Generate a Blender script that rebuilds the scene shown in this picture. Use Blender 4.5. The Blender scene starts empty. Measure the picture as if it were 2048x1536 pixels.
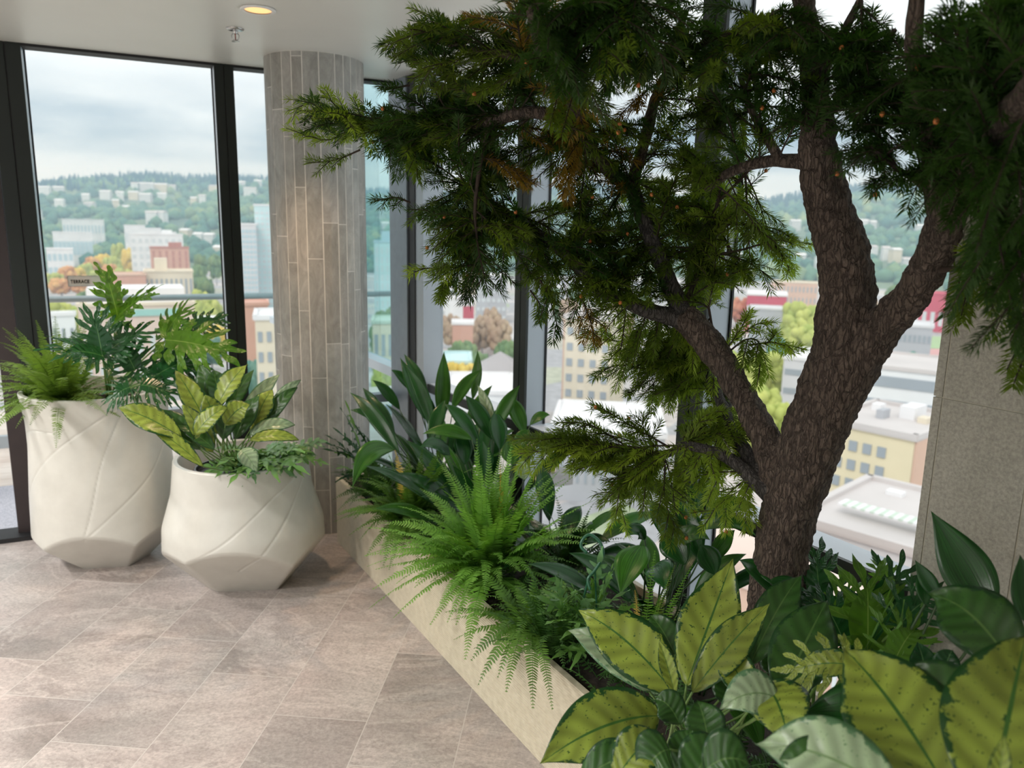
import bpy, math, random
import numpy as np
from mathutils import Vector, Matrix, noise as mnoise

random.seed(7); RNG = np.random.default_rng(11)
COL = bpy.context.scene.collection
SC = bpy.context.scene

# ------------------------------------------------------------------ camera
CAM_H = 1.6
FPX = 1538.0
_d = np.array([-156.0, -7720.0, -FPX]); _d /= np.linalg.norm(_d)
_up = -_d
_r = np.cross(np.array([0, 0, -1.0]), _up); _r /= np.linalg.norm(_r)
_f = np.cross(_up, _r)
MW = np.array([_r, _f, _up])
cam_data = bpy.data.cameras.new('camera'); cam = bpy.data.objects.new('camera', cam_data); COL.objects.link(cam)
cam.matrix_world = Matrix([[*MW[0], 0], [*MW[1], 0], [*MW[2], CAM_H], [0, 0, 0, 1]])
cam_data.sensor_width = 36; cam_data.lens = FPX / 2048 * 36
cam_data.clip_start = 0.02; cam_data.clip_end = 9000
cam_data.dof.use_dof = True; cam_data.dof.focus_distance = 1.95; cam_data.dof.aperture_fstop = 3.8
SC.camera = cam

# ------------------------------------------------------------------ exposure, sky, lights
SC.view_settings.view_transform = 'Standard'; SC.view_settings.look = 'None'
SC.view_settings.gamma = 1; SC.view_settings.use_curve_mapping = False
SC.view_settings.exposure = 0.0
SC.cycles.max_bounces = 8; SC.cycles.volume_bounces = 1; SC.cycles.transparent_max_bounces = 16
SC.cycles.use_denoising = True
SC.cycles.caustics_reflective = False; SC.cycles.caustics_refractive = False

FILL_LAMP_K = 3.1                      # one dial for the unseen fill lamps added to the room

def build_world():
    w = bpy.data.worlds.new('overcast_sky'); SC.world = w; w.use_nodes = True
    nt = w.node_tree; N = nt.nodes; L = nt.links; N.clear()
    out = N.new('ShaderNodeOutputWorld'); bg = N.new('ShaderNodeBackground'); L.new(bg.outputs[0], out.inputs[0])
    tc = N.new('ShaderNodeTexCoord'); sep = N.new('ShaderNodeSeparateXYZ'); L.new(tc.outputs['Generated'], sep.inputs[0])
    mp = N.new('ShaderNodeMapping'); mp.inputs['Scale'].default_value = (1.7, 1.7, 7.5); mp.inputs['Location'].default_value = (0.35, 0.2, 0.12)
    L.new(tc.outputs['Generated'], mp.inputs[0])
    no = N.new('ShaderNodeTexNoise'); no.inputs['Scale'].default_value = 1.5; no.inputs['Detail'].default_value = 6; no.inputs['Roughness'].default_value = 0.52
    L.new(mp.outputs[0], no.inputs['Vector'])
    r1 = N.new('ShaderNodeValToRGB'); L.new(no.outputs['Fac'], r1.inputs[0])
    e = r1.color_ramp.elements; e[0].position = 0.44; e[0].color = (0.24, 0.34, 0.45, 1); e[1].position = 0.66; e[1].color = (0.80, 0.86, 0.90, 1)
    # cloud base brightens towards the zenith and again at the horizon
    r2 = N.new('ShaderNodeValToRGB'); L.new(sep.outputs['Z'], r2.inputs[0]); r2.color_ramp.interpolation = 'EASE'
    e = r2.color_ramp.elements; e[0].position = 0.0; e[0].color = (0.9,) * 3 + (1,); e[1].position = 0.195; e[1].color = (1, 1, 1, 1)
    for p_, v_ in ((0.065, 0.6), (0.08, 0.15), (0.118, 0.0), (0.15, 0.6)):
        k = r2.color_ramp.elements.new(p_); k.color = (v_, v_, v_, 1)
    mx = N.new('ShaderNodeMixRGB'); mx.inputs['Color2'].default_value = (0.9, 0.94, 0.96, 1)
    L.new(r2.outputs['Color'], mx.inputs['Fac']); L.new(r1.outputs['Color'], mx.inputs['Color1'])
    L.new(mx.outputs[0], bg.inputs['Color']); bg.inputs['Strength'].default_value = 1.3
build_world()

def add_sun():
    l = bpy.data.lights.new('hazy_sun', 'SUN'); l.energy = 1.3; l.angle = math.radians(25); l.color = (1.0, 0.95, 0.88)
    o = bpy.data.objects.new('hazy_sun', l); COL.objects.link(o)
    o.rotation_euler = Vector((0.25, 0.85, -1.0)).to_track_quat('-Z', 'Y').to_euler()
add_sun()

# ------------------------------------------------------------------ photo geometry helpers
O3 = np.array([0, 0, CAM_H])
def ray(px, py):
    w = MW @ np.array([px - 1024.0, 768.0 - py, -FPX]); return w / np.linalg.norm(w)
def at(px, py, t): return O3 + ray(px, py) * t                      # point t metres from the lens
def atz(px, py, z):
    w = ray(px, py); return O3 + w * ((z - CAM_H) / w[2])
def atd(px, py, D):                                                  # horizontal distance D
    w = ray(px, py); return O3 + w * (D / math.hypot(w[0], w[1]))
ANG = math.radians(31)
UB = np.array([math.sin(ANG), -math.cos(ANG), 0]); NB = np.array([math.cos(ANG), math.sin(ANG), 0])
def B(s, d, z=0.0): return UB * s + NB * d + np.array([0, 0, z])     # s along the long window wall, d towards it
P0 = np.array([-2.33, 3.844, 0]); UA = np.array([0.9026, 0.4305, 0]); NA = np.array([-0.4305, 0.9026, 0])
def A(a, o, z=0.0): return P0 + UA * a + NA * o + np.array([0, 0, z])
def atB(px, py, d):
    w = ray(px, py); return O3 + w * (d / (NB @ w))
HC = 2.41

def unit(v):
    v = np.asarray(v, float); return v / (np.linalg.norm(v) + 1e-12)

# ------------------------------------------------------------------ mesh builder
class MB:
    def __init__(s): s.v = []; s.f = []; s.uv = []; s.m = []; s.n = 0
    def add(s, verts, faces, uvs=None, mat=0):
        verts = np.asarray(verts, float); s.v.append(verts); k = s.n
        for i, f in enumerate(faces):
            s.f.append([a + k for a in f]); s.m.append(mat)
            s.uv.extend([(0.5, 0.5)] * len(f) if uvs is None else [uvs[a] for a in f])
        s.n += len(verts)
    def box(s, c, size, ax=None, mat=0):
        c = np.asarray(c, float); X, Y, Z = ax if ax else (np.array([1., 0, 0]), np.array([0, 1., 0]), np.array([0, 0, 1.]))
        V = [c + X * size[0] / 2 * i + Y * size[1] / 2 * j + Z * size[2] / 2 * k for i in (-1, 1) for j in (-1, 1) for k in (-1, 1)]
        s.add(V, [(0, 1, 3, 2), (4, 6, 7, 5), (0, 4, 5, 1), (2, 3, 7, 6), (0, 2, 6, 4), (1, 5, 7, 3)], mat=mat)
    def prism(s, poly, z0, z1, mat=0):
        n = len(poly); V = [(p[0], p[1], z0) for p in poly] + [(p[0], p[1], z1) for p in poly]
        F = [tuple(range(n - 1, -1, -1)), tuple(range(n, 2 * n))] + [(i, (i + 1) % n, n + (i + 1) % n, n + i) for i in range(n)]
        s.add(V, F, mat=mat)
    def tube(s, pts, rad, seg=8, mat=0, cap=True, rough=0.0, rseed=0.0, rscale=30):
        pts = np.asarray(pts, float); n = len(pts); rad = np.broadcast_to(np.asarray(rad, float), (n,))
        T = np.gradient(pts, axis=0); T /= np.linalg.norm(T, axis=1)[:, None] + 1e-12
        ref = np.array([0, 0, 1.]) if abs(T[0][2]) < 0.9 else np.array([1., 0, 0])
        V = []; uv = []; S = unit(np.cross(T[0], ref)); ln = 0
        for i in range(n):
            S = unit(S - T[i] * (S @ T[i])); Q = np.cross(T[i], S)
            if i: ln += np.linalg.norm(pts[i] - pts[i - 1])
            for j in range(seg):
                a = 2 * math.pi * j / seg; dr = S * math.cos(a) + Q * math.sin(a); r = rad[i]
                if rough:
                    p = pts[i] + dr * r
                    r *= 1 + rough * mnoise.noise(Vector(p * rscale) + Vector((rseed, 0, 0)))
                V.append(pts[i] + dr * r); uv.append((j / seg, ln))
        F = [(i * seg + j, i * seg + (j + 1) % seg, (i + 1) * seg + (j + 1) % seg, (i + 1) * seg + j) for i in range(n - 1) for j in range(seg)]
        if cap: F += [tuple(range(seg - 1, -1, -1)), tuple(range((n - 1) * seg, n * seg))]
        s.add(V, F, uv, mat)
    def lathe(s, prof, c, seg=32, mat=0, ax=None, cap=True):
        X, Y, Z = ax if ax else (np.array([1., 0, 0]), np.array([0, 1., 0]), np.array([0, 0, 1.]))
        V = []; c = np.asarray(c, float)
        for r, z in prof:
            for j in range(seg):
                a = 2 * math.pi * j / seg; V.append(c + X * r * math.cos(a) + Y * r * math.sin(a) + Z * z)
        n = len(prof); F = [(i * seg + j, i * seg + (j + 1) % seg, (i + 1) * seg + (j + 1) % seg, (i + 1) * seg + j) for i in range(n - 1) for j in range(seg)]
        if cap: F += [tuple(range(seg - 1, -1, -1)), tuple(range((n - 1) * seg, n * seg))]
        s.add(V, F, mat=mat)
    def strip(s, pts, nrm, wid, nu=2, fold=0.15, wave=None, mat=0, offs=None):
        """a leaf blade: centre line pts, facing nrm, half width wid per row"""
        pts = np.asarray(pts, float); n = len(pts); wid = np.asarray(wid, float)
        T = np.gradient(pts, axis=0); T /= np.linalg.norm(T, axis=1)[:, None] + 1e-12
        nr = np.broadcast_to(np.asarray(nrm, float), (n, 3))
        S = np.cross(T, nr); S /= np.linalg.norm(S, axis=1)[:, None] + 1e-12
        Nn = np.cross(S, T)
        us = np.linspace(-1, 1, 2 * nu + 1)
        vv = np.linspace(0, 1, n)
        wv = np.zeros((n, len(us)))
        if wave is not None: wv = wave[0] * np.sin(vv[:, None] * wave[1] + wave[2] + us[None, :] * 1.3) * np.abs(us)[None, :] ** 1.5
        W = wid if wid.ndim == 2 else np.repeat(wid[:, None], len(us), 1)
        V = pts[:, None, :] + S[:, None, :] * (us[None, :, None] * W[:, :, None]) + Nn[:, None, :] * ((fold * np.abs(us)[None, :] * W + wv)[:, :, None])
        k = len(us)
        uv = [((u + 1) / 2, v) for v in vv for u in us]
        F = [(i * k + j, i * k + j + 1, (i + 1) * k + j + 1, (i + 1) * k + j) for i in range(n - 1) for j in range(k - 1)]
        s.add(V.reshape(-1, 3), F, uv, mat)
    def build(s, name, mats, parent=None, smooth=False, loc=None):
        me = bpy.data.meshes.new(name); V = np.concatenate(s.v) if s.v else np.zeros((0, 3))
        if loc is not None: V = V - np.asarray(loc)
        me.from_pydata(V.tolist(), [], s.f)
        ul = me.uv_layers.new(name='UVMap'); ul.data.foreach_set('uv', np.asarray(s.uv, float).ravel())
        if not isinstance(mats, (list, tuple)): mats = [mats]
        for m in mats: me.materials.append(m)
        if len(mats) > 1: me.polygons.foreach_set('material_index', s.m)
        if smooth: me.polygons.foreach_set('use_smooth', [True] * len(s.f))
        me.update()
        o = bpy.data.objects.new(name, me); COL.objects.link(o)
        if loc is not None: o.location = loc
        if parent is not None:
            o.parent = parent; o.matrix_parent_inverse = Matrix.Identity(4)
            if loc is None: o.location = -Vector(parent.location)
            else: o.location = Vector(loc) - Vector(parent.location)
        return o

def tag(o, label=None, cat=None, group=None, kind=None):
    if label: o['label'] = label
    if cat: o['category'] = cat
    if group: o['group'] = group
    if kind: o['kind'] = kind
    return o
def thing(name, loc, label, cat, group=None):
    o = bpy.data.objects.new(name, None); o.empty_display_size = 0.05; o.location = loc; COL.objects.link(o)
    return tag(o, label, cat, group)
def struct(name, mb, mats, **k):
    return tag(mb.build(name, mats, **k), kind='structure')

def bez(a, b, c, n=12):
    t = np.linspace(0, 1, n)[:, None]; a, b, c = map(np.asarray, (a, b, c))
    return (1 - t) ** 2 * a + 2 * t * (1 - t) * b + t ** 2 * c
def spline(P, per=8):
    P = [np.asarray(p, float) for p in P]; Q = [2 * P[0] - P[1]] + P + [2 * P[-1] - P[-2]]; out = []
    for i in range(1, len(Q) - 2):
        for k in range(per):
            t = k / per; a, b, c, d = Q[i - 1:i + 3]
            out.append(0.5 * (2 * b + (c - a) * t + (2 * a - 5 * b + 4 * c - d) * t * t + (3 * b - a - 3 * c + d) * t ** 3))
    out.append(P[-1]); return np.array(out)

# ------------------------------------------------------------------ materials
class Mat:
    def __init__(s, name):
        s.m = bpy.data.materials.new(name); s.m.use_nodes = True; s.N = s.m.node_tree.nodes; s.L = s.m.node_tree.links
        s.b = s.N['Principled BSDF']; s.out = s.N['Material Output']
    def n(s, t, **k):
        x = s.N.new('ShaderNode' + t)
        for a, b in k.items():
            if a in x.inputs.keys(): x.inputs[a].default_value = b
            else: setattr(x, a, b)
        return x
    def l(s, a, b): s.L.new(a, b)
    def coord(s, kind='Object', scale=(1, 1, 1), rot=(0, 0, 0), loc=(0, 0, 0)):
        t = s.n('TexCoord'); m = s.n('Mapping'); m.inputs['Scale'].default_value = scale; m.inputs['Rotation'].default_value = rot; m.inputs['Location'].default_value = loc
        s.l(t.outputs[kind], m.inputs[0]); return m.outputs[0]
    def noise(s, vec, scale=5, detail=4, rough=0.5, dist=0.0):
        x = s.n('TexNoise'); x.inputs['Scale'].default_value = scale; x.inputs['Detail'].default_value = detail; x.inputs['Roughness'].default_value = rough
        x.inputs['Distortion'].default_value = dist
        if vec is not None: s.l(vec, x.inputs['Vector'])
        return x.outputs['Fac']
    def ramp(s, fac, stops):
        r = s.n('ValToRGB'); e = r.color_ramp.elements
        while len(e) < len(stops): e.new(0.5)
        for i, (p, c) in enumerate(stops):
            e[i].position = p; e[i].color = (*c, 1) if len(c) == 3 else c
        s.l(fac, r.inputs[0]); return r.outputs['Color']
    def math(s, op, a, b=None, c=None, clamp=False):
        x = s.n('Math', operation=op); x.use_clamp = clamp
        for i, q in enumerate((a, b, c)):
            if q is None: continue
            if isinstance(q, (int, float)): x.inputs[i].default_value = q
            else: s.l(q, x.inputs[i])
        return x.outputs[0]
    def mix(s, fac, a, b, mode='MIX'):
        x = s.n('MixRGB', blend_type=mode)
        for i, q in enumerate((fac, a, b)):
            if isinstance(q, (int, float)): x.inputs[i].default_value = q
            elif isinstance(q, tuple): x.inputs[i].default_value = (*q, 1)
            else: s.l(q, x.inputs[i])
        return x.outputs[0]
    def bump(s, h, strength=0.3, dist=0.01):
        x = s.n('Bump'); x.inputs['Strength'].default_value = strength; x.inputs['Distance'].default_value = dist
        s.l(h, x.inputs['Height']); s.l(x.outputs[0], s.b.inputs['Normal']); return x.outputs[0]
    def col(s, c):
        if isinstance(c, tuple): s.b.inputs['Base Color'].default_value = (*c, 1)
        else: s.l(c, s.b.inputs['Base Color'])
    def set(s, **k):
        for a, b in k.items(): s.b.inputs[a.replace('_', ' ')].default_value = b

def simple(name, c, rough=0.6, metal=0.0, var=0.08, scale=20, bump=0.0):
    M = Mat(name); v = M.coord('Object')
    f = M.noise(v, scale, 4)
    M.col(M.ramp(f, [(0.3, tuple(x * (1 - var) for x in c)), (0.7, tuple(min(1, x * (1 + var)) for x in c))]))
    M.set(Roughness=rough, Metallic=metal)
    if bump: M.bump(f, bump, 0.004)
    return M.m

def make_glass(name, tint, refl=0.06):
    M = Mat(name); M.N.remove(M.b)
    t = M.n('BsdfTransparent'); t.inputs[0].default_value = (*tint, 1)
    g = M.n('BsdfGlossy'); g.inputs['Roughness'].default_value = 0.0; g.inputs['Color'].default_value = (0.9, 0.95, 0.95, 1)
    fr = M.n('Fresnel'); fr.inputs['IOR'].default_value = 1.35
    f = M.math('MULTIPLY', fr.outputs[0], refl / 0.06, clamp=True)
    x = M.n('MixShader'); M.l(f, x.inputs[0]); M.l(t.outputs[0], x.inputs[1]); M.l(g.outputs[0], x.inputs[2]); M.l(x.outputs[0], M.out.inputs[0])
    return M.m
GLASS = make_glass('window_glass', (0.98, 0.99, 0.985), 0.003)
GLASS_TEAL = make_glass('terrace_glass', (0.80, 0.92, 0.93), 0.01)

def mat_floor():
    M = Mat('stone_floor_tile')
    TR = math.radians(-4.9)
    t = M.n('TexCoord'); mp = M.n('Mapping'); mp.inputs['Rotation'].default_value = (0, 0, math.radians(4.9)); M.l(t.outputs['Object'], mp.inputs[0])
    sp = M.n('SeparateXYZ'); M.l(mp.outputs[0], sp.inputs[0])
    W, Lh = 0.3185, 0.637
    X0, Y0 = FLOOR_OFF
    cx = M.math('DIVIDE', M.math('SUBTRACT', sp.outputs[0], X0), W); ci = M.math('FLOOR', cx); fx = M.math('SUBTRACT', cx, ci)
    # running bond: every column shifts by about a third of a tile
    cy = M.math('ADD', M.math('DIVIDE', M.math('SUBTRACT', sp.outputs[1], Y0), Lh), M.math('MULTIPLY', ci, FLOOR_SHIFT))
    cj = M.math('FLOOR', cy); fy = M.math('SUBTRACT', cy, cj)
    ex = M.math('MULTIPLY', M.math('MINIMUM', fx, M.math('SUBTRACT', 1.0, fx)), W)
    ey = M.math('MULTIPLY', M.math('MINIMUM', fy, M.math('SUBTRACT', 1.0, fy)), Lh)
    d = M.math('MINIMUM', ex, ey)
    g = M.math('LESS_THAN', d, 0.0016)
    cv = M.n('CombineXYZ'); M.l(ci, cv.inputs[0]); M.l(cj, cv.inputs[1])
    wn = M.n('TexWhiteNoise'); M.l(cv.outputs[0], wn.inputs['Vector'])
    # stone: mottled grey taupe with diagonal veins, each tile cut from another place
    off = M.n('VectorMath', operation='SCALE'); M.l(wn.outputs['Color'], off.inputs[0]); off.inputs['Scale'].default_value = 40
    ad = M.n('VectorMath', operation='ADD'); M.l(mp.outputs[0], ad.inputs[0]); M.l(off.outputs[0], ad.inputs[1])
    m2 = M.n('Mapping'); m2.inputs['Rotation'].default_value = (0, 0, 0.6); m2.inputs['Scale'].default_value = (1.0, 2.2, 1); M.l(ad.outputs[0], m2.inputs[0])
    ve = M.noise(m2.outputs[0], 1.3, 8, 0.62, 0.8)
    fine = M.noise(ad.outputs[0], 90, 5, 0.7)
    big = M.noise(ad.outputs[0], 3.0, 5, 0.6)
    c = M.ramp(ve, [(0.30, (0.25, 0.222, 0.21)), (0.46, (0.375, 0.338, 0.325)), (0.58, (0.43, 0.39, 0.375)), (0.72, (0.54, 0.50, 0.485))])
    vn = M.noise(m2.outputs[0], 0.9, 7, 0.68, 1.6); ridge = M.math('ABSOLUTE', M.math('SUBTRACT', vn, 0.5))
    c = M.mix(M.ramp(ridge, [(0.0, (0.42,) * 3), (0.035, (0.0,) * 3)]), c, (0.60, 0.555, 0.53))
    dk = M.noise(m2.outputs[0], 2.3, 8, 0.7, 2.2); dr = M.math('ABSOLUTE', M.math('SUBTRACT', dk, 0.5))
    c = M.mix(M.ramp(dr, [(0.0, (0.30,) * 3), (0.02, (0.0,) * 3)]), c, (0.17, 0.15, 0.14))
    c = M.mix(0.5, c, M.ramp(fine, [(0.3, (0.28, 0.28, 0.28)), (0.72, (0.80, 0.80, 0.80))]), 'OVERLAY')
    c = M.mix(0.32, c, M.ramp(big, [(0.3, (0.36, 0.38, 0.35)), (0.7, (0.62, 0.53, 0.50))]), 'OVERLAY')
    tone = M.ramp(wn.outputs['Value'], [(0.0, (0.88, 0.88, 0.87)), (1.0, (1.06, 1.04, 1.02))])
    c = M.mix(1.0, c, tone, 'MULTIPLY')
    c = M.mix(g, c, (0.52, 0.485, 0.45)); M.col(c)
    M.l(M.ramp(fine, [(0.2, (0.36,) * 3), (0.8, (0.55,) * 3)]), M.b.inputs['Roughness'])
    h = M.math('SUBTRACT', M.math('ADD', M.math('MULTIPLY', fine, 0.4), M.math('MULTIPLY', ve, 0.5)), M.math('MULTIPLY', g, 0.6))
    M.bump(h, 0.28, 0.004)
    return M.m
_j1 = atz(424, 1344, 0); _j2 = atz(595, 1358, 0)
def _rot(p, a): return np.array([p[0] * math.cos(a) - p[1] * math.sin(a), p[0] * math.sin(a) + p[1] * math.cos(a)])
_q1 = _rot(_j1, math.radians(4.9)); _q2 = _rot(_j2, math.radians(4.9))
FLOOR_OFF = (float(_q1[0]), float((_q1[1] + _q2[1]) / 2)); FLOOR_SHIFT = 0.333
M_FLOOR = mat_floor()
M_CEIL = simple('ceiling_paint', (0.72, 0.72, 0.68), 0.35, 0, 0.02, 3)
M_DARK = simple('bronze_frame', (0.013, 0.018, 0.016), 0.35, 0.3, 0.1, 4)
M_BLACK = simple('black_gasket', (0.004, 0.004, 0.005), 0.6)
M_ALU = simple('anodised_aluminium', (0.36, 0.40, 0.44), 0.4, 0.25, 0.03, 3)
M_ALUL = simple('pale_aluminium', (0.62, 0.66, 0.72), 0.4, 0.1, 0.03, 3)
M_STEEL = simple('brushed_steel_rail', (0.35, 0.39, 0.40), 0.4, 0.5, 0.05, 20)
M_WHITE = simple('white_trim', (0.8, 0.8, 0.78), 0.4, 0, 0.02)

# ------------------------------------------------------------------ room shell
def add_shell():
    fl = MB(); pts = [A(-3.5, 0.05), A(1.95, 0.05), B(2.6, 1.95), B(2.6, -5.0), A(-3.5, -6.0)]
    fl.prism(pts, -0.12, 0.0); struct('floor', fl, M_FLOOR)
    ce = MB(); pts = [A(-3.5, 0.10), A(1.99, 0.10), B(2.6, 1.95), B(2.6, -3.2), A(-3.5, -4.0)]
    ce.prism(pts, HC, HC + 0.2); struct('ceiling', ce, M_CEIL)
    w = MB(); w.box(B(2.66, -0.3, HC / 2), (0.1, 4.8, HC), (UB, NB, np.array([0, 0, 1.]))); struct('wall_back', w, M_CEIL)
    w = MB(); w.box(A(-3.6, -2.2, HC / 2), (0.1, 4.6, HC), (UA, NA, np.array([0, 0, 1.]))); struct('wall_left', w, M_CEIL)
add_shell()
AXA = (UA, NA, np.array([0, 0, 1.])); AXB = (UB, NB, np.array([0, 0, 1.]))

def mullion(name, P, axes, s0, s1, o_in, o_out, z0, z1, side=None):
    """profile with a face of two strips split by a black gasket and paler side faces; o_in is the room side"""
    t = bpy.data.objects.new(name, None); COL.objects.link(t); t.location = P((s0 + s1) / 2, (o_in + o_out) / 2, z0); tag(t, kind='structure')
    mid = (s0 + s1) / 2; w = (s1 - s0)
    f = MB()
    f.box(P(s0 + w * 0.235, o_in + 0.006, (z0 + z1) / 2), (w * 0.47, 0.012, z1 - z0), axes)
    f.box(P(s1 - w * 0.235, o_in + 0.006, (z0 + z1) / 2), (w * 0.47, 0.012, z1 - z0), axes)
    f.build('face_strip', M_DARK, t)
    g = MB(); g.box(P(mid, o_in + 0.012, (z0 + z1) / 2), (w * 0.08, 0.012, z1 - z0), axes)
    g.box(P(mid, o_out - 0.004, (z0 + z1) / 2), (w + 0.012, 0.008, z1 - z0), axes); g.build('gasket', M_BLACK, t)
    b = MB(); b.box(P(mid, (o_in + o_out) / 2 + 0.004, (z0 + z1) / 2), (w - 0.002, o_out - o_in - 0.016, z1 - z0), axes); b.build('profile', side or M_ALU, t)
    return t

def add_windows():
    # wall A (towards the terrace)
    mullion('window_1', A, AXA, -0.135, -0.005, -0.05, 0.06, 0.0, HC, M_ALUL)
    mullion('window_2', A, AXA, 0.835, 0.93, -0.05, 0.06, 0.0, HC, M_ALUL)
    mullion('window_3', A, AXA, 1.80, 1.90, -0.05, 0.06, 0.0, HC, M_ALUL)
    for i, (a0, a1) in enumerate(((-0.005, 0.835), (0.93, 1.80))):
        t = bpy.data.objects.new('window_%d' % (4 + i), None); COL.objects.link(t); t.location = A((a0 + a1) / 2, 0, 0); tag(t, kind='structure')
        g = MB(); g.box(A((a0 + a1) / 2, 0.05, HC / 2), (a1 - a0 + .004, 0.012, HC - 0.02), AXA); g.build('pane', GLASS, t)
        r = MB(); r.box(A((a0 + a1) / 2, 0.03, 0.585), (a1 - a0, 0.07, 0.05), AXA); r.build('transom', M_ALU, t)
        r = MB(); r.box(A((a0 + a1) / 2, 0.03, 0.03), (a1 - a0, 0.09, 0.06), AXA); r.build('sill', M_DARK, t)
        r = MB(); r.box(A((a0 + a1) / 2, 0.0, HC - 0.006), (a1 - a0, 0.10, 0.012), AXA); r.build('head_gasket', M_BLACK, t)
    # terrace door beside the first mullion
    t = bpy.data.objects.new('door_1', None); COL.objects.link(t); t.location = A(-0.6, 0, 0); tag(t, kind='structure')
    m = MB(); m.box(A(-0.185, 0.0, 1.0), (0.085, 0.05, 2.0), AXA); m.box(A(-1.2, 0.0, 1.0), (0.085, 0.05, 2.0), AXA)
    m.box(A(-0.7, 0.0, 1.96), (0.95, 0.05, 0.08), AXA); m.build('stile', simple('door_bronze', (0.035, 0.026, 0.026), 0.4, 0.3), t)
    m = MB(); m.box(A(-0.7, 0.0, 2.05), (1.13, 0.10, 0.09), AXA); m.box(A(-1.29, 0.0, HC / 2), (0.09, 0.1, HC), AXA); m.build('door_frame', M_DARK, t)
    m = MB(); m.box(A(-0.7, 0.0, 1.0), (0.94, 0.01, 1.9), AXA); m.box(A(-0.7, 0.0, 2.25), (1.1, 0.01, 0.31), AXA); m.build('pane', GLASS, t)
    m = MB(); m.box(A(-0.7, -0.01, 0.012), (1.16, 0.16, 0.024), AXA); m.build('threshold', M_BLACK, t)
    # long wall B
    for i, s in enumerate((-5.15, -4.09, -2.88, -1.81)):
        if i == 1:
            continue
        mullion('window_%d' % (10 + i), B, AXB, s - 0.05, s + 0.05, 1.765, 1.875, 0.0, HC + (0.3 if i == 0 else 0))
    # corner post
    t = bpy.data.objects.new('window_20', None); COL.objects.link(t); t.location = B(-4.05, 1.8, 0); tag(t, kind='structure')
    m = MB(); m.box(B(-3.935, 1.815, HC / 2), (0.10, 0.12, HC), AXB); m.build('profile', M_ALU, t)
    m = MB(); m.box(B(-4.03, 1.80, HC / 2), (0.09, 0.10, HC), AXB); m.build('gasket', M_BLACK, t)
    m = MB(); m.box(B(-4.20, 1.80, HC / 2), (0.25, 0.12, HC), AXB); m.build('face_strip', simple('corner_aluminium', (0.20, 0.235, 0.27), 0.4, .2), t)
    for k, (s0, s1) in enumerate(((-3.885, -2.93), (-2.83, -1.86), (-1.76, -0.6))):
        t = bpy.data.objects.new('window_%d' % (30 + k), None); COL.objects.link(t); t.location = B((s0 + s1) / 2, 1.86, 0); tag(t, kind='structure')
        g = MB(); g.box(B((s0 + s1) / 2, 1.865, HC / 2), (s1 - s0, 0.012, HC), AXB); g.build('pane', GLASS, t)
        f = MB(); f.box(B((s0 + s1) / 2, 1.785, 0.722), (s1 - s0, 0.014, 0.046), AXB); f.build('face_strip', M_DARK, t)
        f = MB(); f.box(B((s0 + s1) / 2, 1.845, 0.722), (s1 - s0, 0.108, 0.045), AXB); f.build('transom', M_ALUL, t)
        f = MB(); f.box(B((s0 + s1) / 2, 1.83, 0.03), (s1 - s0, 0.12, 0.06), AXB); f.build('sill', M_DARK, t)
        f = MB(); f.box(B((s0 + s1) / 2, 1.845, HC - 0.005), (s1 - s0, 0.03, 0.01), AXB); f.build('head_gasket', M_BLACK, t)
    # the glass screen carries on outside along the terrace
    t = bpy.data.objects.new('wall_terrace_screen', None); COL.objects.link(t); t.location = B(-5.4, 1.86, 0); tag(t, kind='structure')
    g = MB(); g.box(B(-5.9, 1.865, 1.3), (3.2, 0.012, 2.7), AXB); g.build('pane', GLASS_TEAL, t)
    f = MB(); f.box(B(-5.9, 1.83, 0.722), (3.2, 0.10, 0.06), AXB); f.build('transom', M_ALUL, t)
add_windows()

def mat_column():
    M = Mat('stone_plank_tile'); v = M.coord('Object', (1, 1, 0.45), (0.25, 0.1, 0))
    oi = M.n('ObjectInfo')
    f = M.noise(v, 16, 8, 0.72, 1.2); g = M.noise(M.coord('Object', (6, 6, 6)), 30, 3)
    c = M.ramp(f, [(0.30, (0.25, 0.25, 0.235)), (0.5, (0.35, 0.35, 0.335)), (0.70, (0.46, 0.46, 0.445))])
    big = M.noise(M.coord('Object', (1.0, 1.0, 0.5)), 5, 2)
    c = M.mix(0.4, c, M.ramp(big, [(0.35, (0.40, 0.42, 0.40)), (0.65, (0.60, 0.55, 0.52))]), 'OVERLAY')
    tu = M.n('TexCoord'); su = M.n('SeparateXYZ'); M.l(tu.outputs['UV'], su.inputs[0])
    c = M.mix(1.0, c, M.ramp(su.outputs[0], [(0.0, (0.80, 0.79, 0.76)), (0.5, (0.97, 0.97, 0.97)), (1.0, (1.12, 1.10, 1.08))]), 'MULTIPLY')
    M.col(c); M.set(Roughness=0.55); M.bump(M.math('ADD', f, M.math('MULTIPLY', g, 0.4)), 0.5, 0.006); return M.m
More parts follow.
